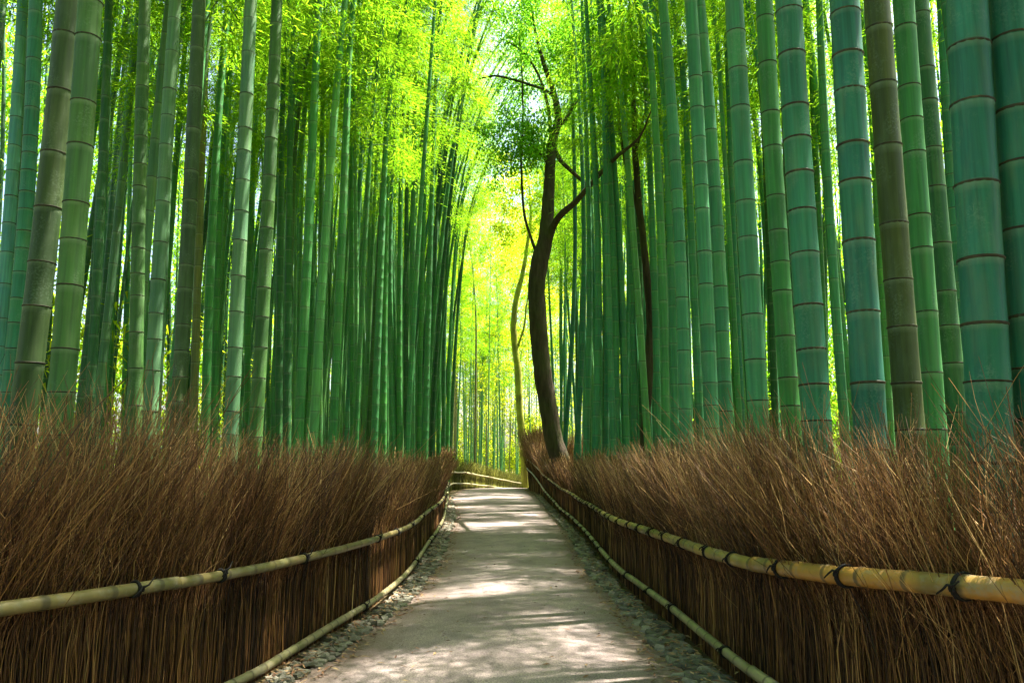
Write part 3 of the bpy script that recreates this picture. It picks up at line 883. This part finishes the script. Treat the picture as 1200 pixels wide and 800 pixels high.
    (3.6, 0.2, (2.239, 1.857), (2.269, 2.691), (2.314, 3.82), 'deepteal', 'very thick teal bamboo stalk with bold dark node rings, second from the right edge'),
    (3.6, 0.2, (2.464, 1.857), (2.489, 2.691), (2.527, 3.82), 'deepteal', 'very thick deep teal bamboo stalk at the right edge, cut by the picture frame'),
    (3.21, 0.2, (2.473, 1.819), (2.479, 2.563), (2.485, 3.572), 'deepteal', 'very thick teal stalk just beyond the right edge of the view'),
    (4.76, 0.18, (-3.559, 1.972), (-3.575, 3.076), (-3.569, 4.571), 'olivegreen', 'olive-green stalk just beyond the left edge of the view'),
]

# ------------------------------------------------------------------ bamboo
TONES = {
    'deepteal': (.017, .122, .078), 'teal': (.024, .152, .078), 'jade': (.040, .195, .085), 'green': (.040, .190, .050),
    'mid': (.035, .165, .036), 'light': (.075, .240, .070), 'olive': (.034, .066, .019), 'olivegreen': (.042, .115, .026),
    'brownolive': (.050, .068, .015), 'grey': (.070, .170, .080), 'brown': (.105, .115, .035), 'dark': (.018, .090, .024), 'bluish': (.060, .215, .180),
}
ARCH = [0.0, 0.012, 0.026, 0.042]
CROWN_H = 9.5
def crown_mesh(a, seed, dens=1.0, name='leafy_crown'):
    g = np.random.default_rng(seed)
    nb = 21
    hb = CROWN_H * (np.arange(nb) + g.random(nb)) / nb
    cs, ds, br = [], [], MB()
    for h in hb:
        az = g.uniform(0, 2 * math.pi)
        L_ = (1.55 - 0.9 * h / CROWN_H) * g.uniform(0.7, 1.2)
        rise = g.uniform(0.25, 0.65)
        t = np.linspace(0, 1, 6)
        out = np.stack([a * h * h + np.cos(az) * L_ * t, np.sin(az) * L_ * t, h + L_ * (rise * t - (rise + 0.28) * t ** 2.2)], -1)
        V, Q, T = tube_arrays(out, 0.012 * (1 - 0.8 * t), 3, False)
        br.add(V, Q)
        # flat drooping sprays, one above the other, at intervals along the branch
        for tc in np.clip(np.array([0.42, 0.62, 0.8, 0.97]) + g.normal(0, 0.06, 4), 0.2, 1.0):
            m = int(115 * dens * g.uniform(0.5, 1.5))
            ctr = np.array([np.interp(tc, t, out[:, k]) for k in range(3)]) + g.normal(0, 0.10, 3)
            o2 = g.normal(0, 1, (m, 3)) * np.array([0.19, 0.19, 0.055])
            o2[:, 2] -= 0.45 * (o2[:, 0] ** 2 + o2[:, 1] ** 2) / 0.2
            c = ctr + o2
            d = np.stack([np.cos(az) * 0.8 + o2[:, 0] * 4 + g.normal(0, 0.5, m), np.sin(az) * 0.8 + o2[:, 1] * 4 + g.normal(0, 0.5, m), -0.5 + g.normal(0, 0.35, m)], -1)
            d /= np.linalg.norm(d, axis=1)[:, None]
            cs.append(c); ds.append(d)
    c = np.vstack(cs); d = np.vstack(ds); n = len(c)
    nr = g.normal(0, 0.55, (n, 3)) + np.array([0, 0, 1.0])
    V, Q = leaf_quads(c, d, nr, g.uniform(0.09, 0.15, n), g.uniform(0.013, 0.022, n))
    bv = np.vstack(br.v); bq = np.vstack(br.q)
    lv = np.concatenate([np.repeat(np.clip(g.normal(0.5, 0.25, n), 0, 1), 4), np.full(len(bv), 0.2)])
    slots = np.concatenate([np.zeros(len(Q)), np.ones(len(bq))])
    return np_mesh(name, np.vstack([V, bv]), np.vstack([Q, bq + len(V)]), [M['leaf'], M['culm']], {'lv': lv, 'nt': np.full(len(lv), 0.4)}, False, slots)

CROWNS = {}
for i, a in enumerate(ARCH):
    for d_ in (1.0, 0.3):
        CROWNS[(i, d_)] = [crown_mesh(a, 40 + i * 7 + k, d_) for k in range(2)]

def ring_mesh(r, seed):
    a = np.linspace(0, 2 * math.pi, 17)[:-1]
    prof = [(1.0, -0.010), (1.045, -0.005), (1.035, 0.001), (1.06, 0.004), (1.0, 0.009)]
    V = np.vstack([np.stack([np.cos(a) * r * k, np.sin(a) * r * k, np.full(16, h * (0.6 + 4 * r))], -1) for k, h in prof])
    j = np.arange(16); k2 = (j + 1) % 16
    Q = np.vstack([np.stack([i * 16 + j, i * 16 + k2, (i + 1) * 16 + k2, (i + 1) * 16 + j], -1) for i in range(4)])
    return np_mesh('node_ring', V, Q, M['ring'])

m_, N_, L_, o_ = new_mat('node_ring')
n_ = noise(N_, L_, 1.0, 4, 0.6, stretch=(14, 14, 30))
r_ = ramp(N_, [(0.35, (0.018, 0.017, 0.008)), (0.62, (0.05, 0.05, 0.022)), (0.8, (0.15, 0.13, 0.07))])
L_.new(n_.outputs['Fac'], r_.inputs['Fac'])
principled(N_, L_, o_, r_.outputs['Color'], 0.65, 0.3)
M['ring'] = m_

def culm(root, px, py, z0, zc, arch_i, az, r, seed, sides, fine, spread, tone, height):
    """px, py: functions of absolute height giving the centre line up to zc; above it bends as its crown does"""
    rr = random.Random(seed)
    zs, nts, node_z = [], [], []
    z = z0 - 0.15
    k = 0
    zend = z0 + height
    while z < zend:
        ln = max(0.16, min(0.62, spread * 2 * r * (1 + 0.05 * (z - z0)) * rr.uniform(0.68, 1.35)))
        node_z.append(z)
        for f in ((0.0, 0.05, 0.5, 0.94) if fine else (0.0, 0.06, 0.94)):
            zs.append(z + f * ln); nts.append(k + f)
        z += ln
        k += 1
    zs = np.array(zs); nts = np.array(nts)
    e = 0.05
    tcx = (px(zc + e) - px(zc - e)) / (2 * e); tcy = (py(zc + e) - py(zc - e)) / (2 * e)
    lo = np.minimum(zs, zc)
    h = np.maximum(zs - zc, 0)
    A = ARCH[arch_i]
    cx = px(lo) + tcx * h + math.cos(az) * A * h * h
    cyy = py(lo) + tcy * h + math.sin(az) * A * h * h
    rad = r * (1 - 0.10 * np.clip((zs - z0) / 8, 0, 1)) * (1 - 0.72 * np.clip((zs - z0 - 6) / (height - 5.5), 0, 1))
    fr = nts - np.floor(nts)
    rad = rad * np.where(fr < 0.01, 1.035, np.where((fr > 0.4) & (fr < 0.6), 0.985, 1.0))
    V, Q, T = tube_arrays(np.stack([cx - root.location.x, cyy - root.location.y, zs - root.location.z], -1), rad, sides)
    att = np.concatenate([np.repeat(nts, sides), [0.5, nts[-1]]])
    me = np_mesh('culm', V, [Q, T], M['culm'], {'nt': att})
    o = mesh_obj('culm', me, root)
    o.color = (*tone, 1)
    return o, node_z, (tcx, tcy)

def add_crown(root, px, py, zc, arch_i, az, tilt, dens, rr, r_at):
    me = rr.choice(CROWNS[(arch_i, dens)])
    o = mesh_obj('leafy_crown', me, root)
    sh = Matrix(((1, 0, tilt[0], 0), (0, 1, tilt[1], 0), (0, 0, 1, 0), (0, 0, 0, 1)))
    o.matrix_local = Matrix.Translation((float(px(zc)) - root.location.x, float(py(zc)) - root.location.y, zc - root.location.z)) @ sh @ Matrix.Rotation(az, 4, 'Z')
    o.color = (0.07, 0.16, 0.05, 1)
    o['kind'] = 'stuff'
    return o

def bamboo(px, py, z0, zc, arch_i, az, r, seed, tone, label, group, near, dens=1.0, height=None, spread=1.75):
    rr = random.Random(seed * 13 + 1)
    root = empty('bamboo_stalk', (float(px(z0)), float(py(z0)), z0))
    tag(root, label, 'bamboo', group)
    height = height or (zc - z0 + CROWN_H * rr.uniform(0.92, 1.0))
    o, nodes, tilt = culm(root, px, py, z0, zc, arch_i, az, r, seed, 15 if near else 7, near, spread, tone, height)
    add_crown(root, px, py, zc, arch_i, az, tilt, dens, rr, r)
    if near:
        rings = [ring_mesh(r * 1.03, seed)]
        for z in nodes:
            if 0.9 < z < 6.2 and z < zc:
                g = mesh_obj('node_ring', rings[0], root)
                dx = (float(px(z + .1)) - float(px(z - .1))) / .2
                g.matrix_local = Matrix.Translation((float(px(z)) - root.location.x, float(py(z)) - root.location.y, z - root.location.z)) @ Matrix.Rotation(math.atan(dx), 4, 'Y') @ Matrix.Rotation(rr.uniform(-0.05, 0.05), 4, 'X') @ Matrix.Rotation(rr.uniform(0, 6.28), 4, 'Z')
                sc = rr.uniform(0.97, 1.0) * (1 - 0.10 * min(1, (z - z0) / 8))
                g.scale = (sc, sc, rr.uniform(0.7, 1.3) * (0.75 if r > 0.086 else 0.45))
    return root

def quad_fn(pts):
    (x1, z1), (x2, z2), (x3, z3) = pts
    c = np.polyfit([z1, z2, z3], [x1, x2, x3], 2)
    lin = c[0]
    def f(z):
        z = np.asarray(z, dtype=float)
        zl = np.clip(z, z1, z3)
        d1 = 2 * c[0] * z1 + c[1]
        d3 = 2 * c[0] * z3 + c[1]
        return np.polyval(c, zl) + d1 * np.minimum(z - z1, 0) + d3 * np.maximum(z - z3, 0)
    return f

occupied = []
for i, (Yd, dia, a, b_, c_, tn, lab) in enumerate(STALKS):
    fx = quad_fn([a, b_, c_])
    left = a[0] < 0
    rr = random.Random(900 + i)
    ylean = rr.uniform(-0.01, 0.02)
    fy = (lambda Yd, k: (lambda z: Yd + k * (np.asarray(z, dtype=float) - 2.5)))(Yd, ylean)
    bx = float(fx(0.0))
    z0 = gz(bx, Yd) - 0.02
    zc = 8.0 if Yd < 12 else (8.6 + rr.uniform(-.4, .8) if Yd < 19 else min(c_[1], 12.5) + rr.uniform(-1, .5))
    veil = 0.02 < bx / Yd < 0.17 and 12 < Yd < 26          # thin tops where the curved tree shows through
    ai = 0 if veil else rr.choice([1, 2]) if Yd < 20 else (1 if Yd < 23 else 3)
    az = (0 if left else math.pi) + rr.uniform(-0.5, 0.5)
    spread = {'deepteal': 1.55, 'teal': 1.35, 'brownolive': 2.0, 'olive': 1.9, 'olivegreen': 1.8}.get(tn, 1.9)
    if tn == 'teal' and dia > .18: spread = 1.3
    bamboo(fx, fy, z0, zc, ai, az, dia / 2, 900 + i, tuple(1.25 * v for v in ((.040, .165, .052) if tn == 'teal' else TONES[tn])) if left and Yd > 12 else TONES[tn], lab, 'bamboo stalks of the grove', dia * 900 / Yd > 13, 0.3 if veil or (not left and Yd < 12 and i % 4 == 1) or (left and Yd > 23) else 1.0, None, spread)
    occupied.append((bx, Yd))

def free(x, y, d):
    return all((x - p[0]) ** 2 + (y - p[1]) ** 2 > d * d for p in occupied)

TW = {'mid': 'mid green', 'teal': 'teal', 'jade': 'jade', 'dark': 'dark green', 'green': 'fresh green', 'olivegreen': 'olive-green', 'brown': 'brownish', 'light': 'light green', 'grey': 'grey-green'}
def scatter(n, side, seed):
    rr = random.Random(seed)
    k = tries = 0
    while k < n and tries < 20000:
        tries += 1
        y = 6.5 + 38 * rr.random() ** 0.9
        off = rr.uniform(0.5 if y > 15 else 2.6, 7.5)
        x = float(line_x(LEFT if side < 0 else RIGHT, y)) + side * off
        if abs(x) / y > 0.78 or not free(x, y, 0.5): continue
        tn = rr.choice((['mid', 'mid', 'dark', 'teal', 'green', 'olivegreen', 'brown', 'grey'] if y < 15 else ['mid', 'mid', 'light', 'green', 'green', 'light', 'jade', 'olivegreen']) if side < 0 else ['jade', 'jade', 'teal', 'teal', 'dark', 'green', 'mid', 'light'])
        lx_ = rr.gauss(0.006 * -side, 0.022); ly_ = rr.gauss(0, 0.012); q_ = rr.gauss(0, 0.0016)
        px = (lambda x, l, q: (lambda z: x + l * np.asarray(z, dtype=float) + q * np.asarray(z, dtype=float) ** 2))(x, lx_, q_)
        py = (lambda y, l: (lambda z: y + l * np.asarray(z, dtype=float)))(y, ly_)
        dia = rr.uniform(0.10, 0.17)
        where = 'left' if side < 0 else 'right'
        depth = 'front part' if y < 16 else ('middle part' if y < 28 else 'far part')
        row = 'close behind' if off < 2.4 else ('well behind' if off < 5 else 'deep behind')
        size = 'slim' if dia < 0.125 else 'medium'
        lean = 'upright' if abs(lx_) < 0.012 else ('left-leaning' if lx_ < 0 else 'right-leaning')
        lab = f'{size} {lean} {TW[tn]} stalk {row} {where} fence, {depth}'
        bamboo(px, py, gz(x, y) - 0.02, (8.3 if y < 19 else 10.8) + rr.uniform(-1.2, 1.2), 0 if (0.02 < x / y < 0.17 and y < 26) else rr.choice([0, 1, 1, 2]), (0 if side < 0 else math.pi) + rr.uniform(-0.9, 0.9), dia / 2, seed * 1000 + k, TONES[tn], lab,
               f'bamboo stalks behind the {where} fence', False, 0.3 if (0.02 < x / y < 0.17 and y < 26) or (side > 0 and y < 22 and k % 3 == 0) else 1.0, None, 2.4)
        occupied.append((x, y))
        k += 1
scatter(84, -1, 21)
scatter(80, 1, 22)


# a fan of stalks that lean out over the path where it bends away
rr = random.Random(31)
k = 0
while k < 16:
    y = rr.uniform(21, 39)
    off = rr.uniform(0.45, 1.5)
    x = float(line_x(LEFT if y < 30 else FAR, max(y, 31.7) if y >= 30 else y)) - off
    if not free(x, y, 0.32): continue
    q_ = rr.uniform(0.0035, 0.0095); l_ = rr.uniform(-0.01, 0.012)
    px = (lambda x, l, q: (lambda z: x + l * np.asarray(z, dtype=float) + q * np.asarray(z, dtype=float) ** 2))(x, l_, q_)
    py = (lambda y: (lambda z: y + 0 * np.asarray(z, dtype=float)))(y)
    tn = rr.choice(['dark', 'mid', 'dark', 'teal'])
    bend = 'strongly' if q_ > 0.0064 else ('gently' if q_ < 0.0044 else 'clearly')
    bamboo(px, py, gz(x, y) - 0.02, 13.0 + rr.uniform(-1, 1.5), rr.choice([2, 3, 3]), rr.uniform(-0.4, 0.4), rr.uniform(.055, .075), 7000 + k, TONES[tn],
           f'slim {TW[tn]} stalk {bend} arching over the path, {"well before" if y < 25 else ("just before" if y < 31 else "right at")} the bend', 'bamboo stalks arching over the path', False, 0.3, None, 2.5)
    occupied.append((x, y))
    k += 1

rr = random.Random(77)
k = 0
while k < 46:
    y = rr.uniform(50, 84)
    x = rr.uniform(-9, 9)
    xb = float(line_x(FAR, min(y, 74)))
    if x > xb - 0.8 and y < 75: 
        if x < xb + 4.5: continue
    u_ = x / y
    if not (-0.11 < u_ < 0.07) or not free(x, y, 0.55): continue
    lx_ = rr.gauss(0, 0.015)
    px = (lambda x, l: (lambda z: x + l * np.asarray(z, dtype=float)))(x, lx_)
    py = (lambda y: (lambda z: y + 0 * np.asarray(z, dtype=float)))(y)
    tn = rr.choice(['mid', 'light', 'green', 'brown', 'light'])
    lab = f'far {"upright" if abs(lx_) < .008 else ("left-leaning" if lx_ < 0 else "right-leaning")} {TW[tn]} stalk beyond the bend' + (', nearest the fence' if y < 60 else ', among the hindmost')
    bamboo(px, py, gz(x, y) - 0.02, 9.2 + rr.uniform(-1.5, 1), rr.choice([0, 1, 2]), rr.uniform(0, 6.28), rr.uniform(.055, .09), 5000 + k, TONES[tn], lab, 'bamboo stalks beyond the bend', False, 1.0, None, 2.6)
    occupied.append((x, y))
    k += 1

# the uncountable rest of the grove, deeper in
def thicket(n, xr, yr_, seed):
    g = np.random.default_rng(seed)
    mb = MB()
    for i in range(n):
        x = g.uniform(*xr); y = g.uniform(*yr_)
        r = g.uniform(0.045, 0.085)
        z = np.array([0, 2, 4, 6, 8, 10, 12, 14.5, 17]) + g.uniform(-.2, .2)
        l = g.normal(0, 0.03, 2); q = g.normal(0, 0.0016, 2)
        gzz = gz(x, y)
        pts = np.stack([x + l[0] * z + q[0] * z * z, y + l[1] * z + q[1] * z * z, gzz + z], -1)
        V, Q, T = tube_arrays(pts, r * (1 - 0.75 * (z / 18) ** 2), 6, False)
        mb.add(V, Q, None, np.repeat(z / 0.36 + g.random(), 6))
    return mb.mesh('bamboo_thicket', M['culm'], 'nt')
for nm_, n_, xr, yr2, sd, tone in (('bamboo_thicket', 130, (-8.5, -3.8), (17, 52), 4, 'light'), ('bamboo_thicket', 120, (3.6, 8), (17, 52), 5, 'jade'), ('bamboo_thicket', 170, (-16, -8.2), (6, 62), 1, 'dark'), ('bamboo_thicket', 170, (7.5, 16), (4, 62), 2, 'dark'), ('bamboo_thicket', 90, (-14, 12), (80, 98), 3, 'light')):
    o = mesh_obj('bamboo_thicket', thicket(n_, xr, yr2, sd))
    o.color = (*TONES[tone], 1)
    tag(o, kind='stuff')

# ------------------------------------------------------------------ trees among the bamboo
def limb_mesh(pts, mat, sides=12, seed=0):
    """pts: (x, y, z, r)"""
    P = np.array(pts, dtype=float)
    C = catmull(P, 0.22)
    g = np.random.default_rng(seed)
    C[:, :2] += g.normal(0, 0.006, (len(C), 2))
    V, Q, T = tube_arrays(C[:, :3], C[:, 3] * (1 + g.normal(0, 0.02, len(C))), sides)
    a = np.arctan2
    return np_mesh('limb', V, [Q, T], mat)

def leaf_cloud(centres, n_each, sd, size, width, mat, seed, name, droop=0.35, squash=0.7, far=False):
    g = np.random.default_rng(seed)
    cs, ds, lv = [], [], []
    for (x, y, z, r) in centres:
        n = int(n_each * g.uniform(0.6, 1.4))
        p = g.normal(0, 1, (n, 3)) * np.array([r, r, r * squash]) * sd
        c = p + np.array([x, y, z])
        d = p / (np.linalg.norm(p, axis=1)[:, None] + 1e-6) * 0.6 + g.normal(0, 0.6, (n, 3)) - np.array([0, 0, droop])
        d /= np.linalg.norm(d, axis=1)[:, None] + 1e-9
        cs.append(c); ds.append(d)
        lv.append(np.clip(g.normal(0.5, 0.22, n) + g.normal(0, 0.15), 0, 1))
    c = np.vstack(cs); d = np.vstack(ds); n = len(c)
    nr = g.normal(0, 0.6, (n, 3)) + np.array([0, 0, 1.0])
    V, Q = (leaf_tris if far else leaf_quads)(c, d, nr, size * g.uniform(0.7, 1.3, n), width * g.uniform(0.7, 1.3, n))
    return np_mesh(name, V, Q, mat, {'lv': np.repeat(np.concatenate(lv), 3 if far else 4)}, False)

def T3(l, Yd, k=1.0):
    return [(x * k, Yd, 1.5 + (z - 1.5) * k, r * k * 0.78) for x, z, r in l]

def build_tree(label, base, trunk, branches, mat, crown_pts=None, crown_mat=None, n_each=160, size=0.11, width=0.06, seed=1):
    root = empty('tree', base)
    tag(root, label, 'tree')
    inv = Vector(base)
    mv = lambda l: [(p[0] - inv.x, p[1] - inv.y, p[2] - inv.z, p[3]) for p in l]
    mesh_obj('trunk', limb_mesh(mv(trunk), mat, 14, seed), root)
    for i, b in enumerate(branches):
        mesh_obj('branch', limb_mesh(mv(b), mat, 8, seed + i + 1), root)
    if crown_pts:
        o = mesh_obj('crown', leaf_cloud(mv(crown_pts), n_each, 0.55, size, width, crown_mat, seed + 50, 'crown'), root)
        o['kind'] = 'stuff'
    return root

YT = 24.0; kT = 24.0 / 22.0
trunk = [(1.85, -0.1, 0.43), (1.62, 0.9, 0.375), (1.212, 1.979, 0.345), (1.049, 2.947, 0.335), (0.838, 4.423, 0.33), (0.746, 5.677, 0.33), (0.726, 6.568, 0.325), (0.83, 7.34, 0.325), (0.985, 7.99, 0.285), (1.097, 9.44, 0.225), (1.211, 10.946, 0.19), (1.399, 11.765, 0.145), (1.302, 12.51, 0.12), (0.97, 13.543, 0.085), (0.738, 14.505, 0.06), (0.584, 15.536, 0.035)]
brs = [
    [(0.95, 7.55, 0.17), (1.267, 8.462, 0.162), (1.91, 9.148, 0.125), (2.585, 9.948, 0.1), (3.266, 10.648, 0.075), (3.871, 11.191, 0.037)],
    [(2.3, 9.55, 0.06), (2.142, 9.75, 0.07), (1.819, 10.055, 0.08), (1.438, 10.459, 0.087), (1.237, 10.919, 0.087)],
    [(1.293, 11.464, 0.1), (1.632, 11.738, 0.087), (1.844, 12.178, 0.075), (2.242, 12.705, 0.05), (2.619, 13.403, 0.03)],
    [(1.301, 12.427, 0.075), (1.043, 12.677, 0.062), (0.678, 12.816, 0.056), (0.0, 13.039, 0.05), (-0.523, 13.151, 0.044), (-1.045, 13.039, 0.028)],
    [(0.78, 7.40, 0.065), (0.656, 7.782, 0.056), (0.381, 8.646, 0.05), (0.283, 10.459, 0.044), (0.337, 11.683, 0.037), (0.288, 13.543, 0.031), (0.211, 14.533, 0.02)],
    [(1.103, 10.243, 0.05), (0.951, 10.54, 0.05), (0.567, 10.919, 0.037), (0.206, 11.028, 0.02)],
    [(1.187, 11.191, 0.075), (1.066, 12.289, 0.062), (0.785, 13.235, 0.05), (0.315, 13.966, 0.037), (-0.105, 14.249, 0.02)],
]
# the right limb reaches forward as it rises, between the stalks
limb_r = [[(p[0] * yv / 22, yv, 1.5 + (p[1] - 1.5) * yv / 22, p[2] * yv / 33) for p, yv in zip([(0.95, 7.45, .17), (1.267, 8.462, .16), (1.91, 9.148, .13), (2.585, 9.948, .105), (3.266, 10.648, .085), (3.871, 11.191, .055), (4.3, 12.2, .025)], (24, 23.6, 21.5, 18.6, 15.6, 14.2, 13.6))]]
rr = random.Random(4)
cl = []
for cx_, cz_, rx_, rz_, n in ((0.10, 11.15, 1.15, 1.0, 62), (-0.3, 10.2, 0.6, 0.4, 10), (1.0, 14.6, 1.7, 1.2, 64), (2.3, 13.8, 1.2, 1.0, 36), (2.9, 15.0, 1.3, 0.9, 28), (0.3, 13.1, 0.9, 0.4, 14), (2.0, 12.4, 0.7, 0.5, 12), (0.2, 15.6, 1.4, 0.9, 34), (3.4, 11.3, 0.7, 0.5, 8)):
    for _ in range(n):
        a = rr.uniform(0, 6.28); q = rr.random() ** 0.5
        cl.append((cx_ * kT + math.cos(a) * q * rx_, YT + rr.gauss(0, 0.6), 1.5 + (cz_ - 1.5) * kT + math.sin(a) * q * rz_, rr.uniform(0.28, 0.5)))
build_tree('dark curved tree with forked limbs and green leaf clumps, right of the path bend', (2.0, YT, gz(2.0, YT) - 0.1), T3(trunk, YT, kT), limb_r + [T3(b, YT, kT) for b in brs[1:]], M['bark'], cl, M['tree_leaf'], 85, 0.115, 0.055, 3)

YD = 17.0
dk = [(2.88, -0.1, 0.15), (2.895, 1.592, 0.135), (2.979, 2.618, 0.125), (3.038, 3.376, 0.116), (3.108, 4.533, 0.116), (3.049, 5.913, 0.106), (2.929, 7.328, 0.096), (2.869, 8.883, 0.087), (2.868, 10.0, 0.06), (2.92, 10.9, 0.03)]
db = [[(2.93, 7.0, .05), (2.75, 7.8, .045), (2.55, 8.9, .035), (2.5, 10.2, .02)], [(2.87, 8.6, .05), (3.1, 9.5, .04), (3.4, 10.6, .02)]]
cl = [(2.95 + rr.gauss(0, .7), YD + rr.gauss(0, .7), 10.9 + rr.gauss(0, 0.9), rr.uniform(.25, .45)) for _ in range(26)]
build_tree('thin dark brown tree trunk standing upright among the jade stalks behind the right fence', (2.88, YD, gz(2.88, YD) - .1), T3(dk, YD), [T3(b, YD) for b in db], M['bark'], cl, M['tree_leaf'], 120, 0.11, 0.06, 9)

YM = 46.0
ms = [(0.82, -0.5, 0.37), (0.804, 0.01, 0.339), (0.708, 1.9, 0.30), (0.459, 4.525, 0.275), (0.36, 6.834, 0.262), (0.104, 9.18, 0.25), (0.208, 10.977, 0.225), (0.629, 12.794, 0.182), (0.842, 13.982, 0.15), (1.168, 16.717, 0.10), (0.964, 19.5, 0.05)]
mbr = [[(0.3, 8.2, .09), (0.75, 9.6, .08), (0.9, 11.0, .06), (1.3, 12.6, .03)]]
cl = [(0.9 + rr.gauss(0, 1.4), YM + rr.gauss(0, 1.2), 18 + rr.gauss(0, 1.6), rr.uniform(.4, .7)) for _ in range(50)]
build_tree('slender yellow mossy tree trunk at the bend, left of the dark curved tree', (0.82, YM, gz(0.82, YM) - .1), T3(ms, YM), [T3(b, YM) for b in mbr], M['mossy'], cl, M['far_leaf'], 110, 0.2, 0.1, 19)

# ------------------------------------------------------------------ sunlit foliage round the grove (open woodland edge and hillside growth)
def wall(n_clumps, xr, yr_, zr, r, n_each, size, width, seed, name, zpow=1.0, mat='far_leaf'):
    g = np.random.default_rng(seed)
    cl = []
    for _ in range(n_clumps):
        x = g.uniform(*xr); y = g.uniform(*yr_)
        z = zr[0] + (zr[1] - zr[0]) * g.random() ** zpow
        cl.append((x, y, gz(x, y) + z, g.uniform(0.6, 1.3) * r))
    o = mesh_obj(name, leaf_cloud(cl, n_each, 0.6, size, width, M[mat], seed + 1, name, 0.5, 0.6, True))
    tag(o, kind='stuff')
    return o
wall(900, (-21, -15.5), (3, 66), (0.0, 18), 1.4, 105, 0.34, 0.095, 61, 'woodland_foliage', 0.9, 'leaf')
wall(800, (15.5, 20), (3, 66), (0.0, 13), 1.4, 105, 0.34, 0.095, 62, 'woodland_foliage', 0.9, 'leaf')
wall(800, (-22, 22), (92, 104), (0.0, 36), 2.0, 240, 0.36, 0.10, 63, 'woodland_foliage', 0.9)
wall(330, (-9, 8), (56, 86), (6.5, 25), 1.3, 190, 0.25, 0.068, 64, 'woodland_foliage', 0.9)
# the upper storey of the thicket behind the stalks one can pick out
wall(150, (-15, -5.5), (2, 62), (7.5, 17), 1.2, 225, 0.17, 0.036, 65, 'canopy_foliage', 1.0, 'leaf')
wall(260, (7.6, 15), (-8, 62), (8, 17), 1.1, 285, 0.17, 0.036, 66, 'canopy_foliage', 1.0, 'leaf')
wall(320, (-6, 5), (34, 60), (13, 28), 1.1, 180, 0.17, 0.036, 67, 'canopy_foliage', 1.0, 'leaf')
# the grove goes on behind the viewer and overhead
wall(420, (-14, 14), (-28, 2), (7.5, 16), 1.2, 285, 0.17, 0.036, 68, 'canopy_foliage', 1.0, 'leaf')
wall(260, (-16, 16), (-34, -27), (0, 16), 1.5, 120, 0.34, 0.095, 69, 'woodland_foliage', 1.0)
wall(70, (-4, 4), (-4, 14), (11, 18), 1.0, 180, 0.17, 0.036, 70, 'canopy_foliage', 1.0, 'leaf')
for xr, sd in (((-14, -3.0), 11), ((3.0, 14), 12)):
    o = mesh_obj('bamboo_thicket', thicket(110, xr, (-26, -0.5), sd))
    o.color = (*TONES['mid'], 1)
    tag(o, kind='stuff')
wall(260, (-15, -9), (4, 64), (0, 5.5), 1.2, 100, 0.26, 0.06, 71, 'woodland_foliage', 1.0)
wall(260, (9, 15), (4, 64), (0, 5.5), 1.2, 100, 0.26, 0.06, 72, 'woodland_foliage', 1.0, 'leaf')


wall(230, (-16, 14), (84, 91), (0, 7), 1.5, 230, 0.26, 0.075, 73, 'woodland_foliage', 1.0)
wall(42, (0.5, 8), (-7, 5), (9.5, 16), 1.0, 260, 0.17, 0.036, 74, 'canopy_foliage', 1.0, 'leaf')  # unseen clumps overhead, added to shade the bright near path

# look-alikes: say which of them it is, counted from the left as seen from the path
same = {}
for o in COL.objects:
    if o.type == 'EMPTY' and o.get('category') == 'bamboo':
        same.setdefault(o['label'], []).append(o)
ORD = ['leftmost', 'second', 'third', 'fourth', 'fifth', 'sixth', 'seventh', 'eighth']
NUM = {2: 'two', 3: 'three', 4: 'four', 5: 'five', 6: 'six', 7: 'seven', 8: 'eight'}
for lab, l in same.items():
    if 1 < len(l) <= 8:
        l.sort(key=lambda o: o.location.x / max(o.location.y, 0.1))
        for i, o in enumerate(l):
            w = 'rightmost' if i == len(l) - 1 else ORD[i]
            o['label'] = lab + ', ' + w + (' from left' if w not in ('leftmost', 'rightmost') else '') + f' of {NUM[len(l)]}'
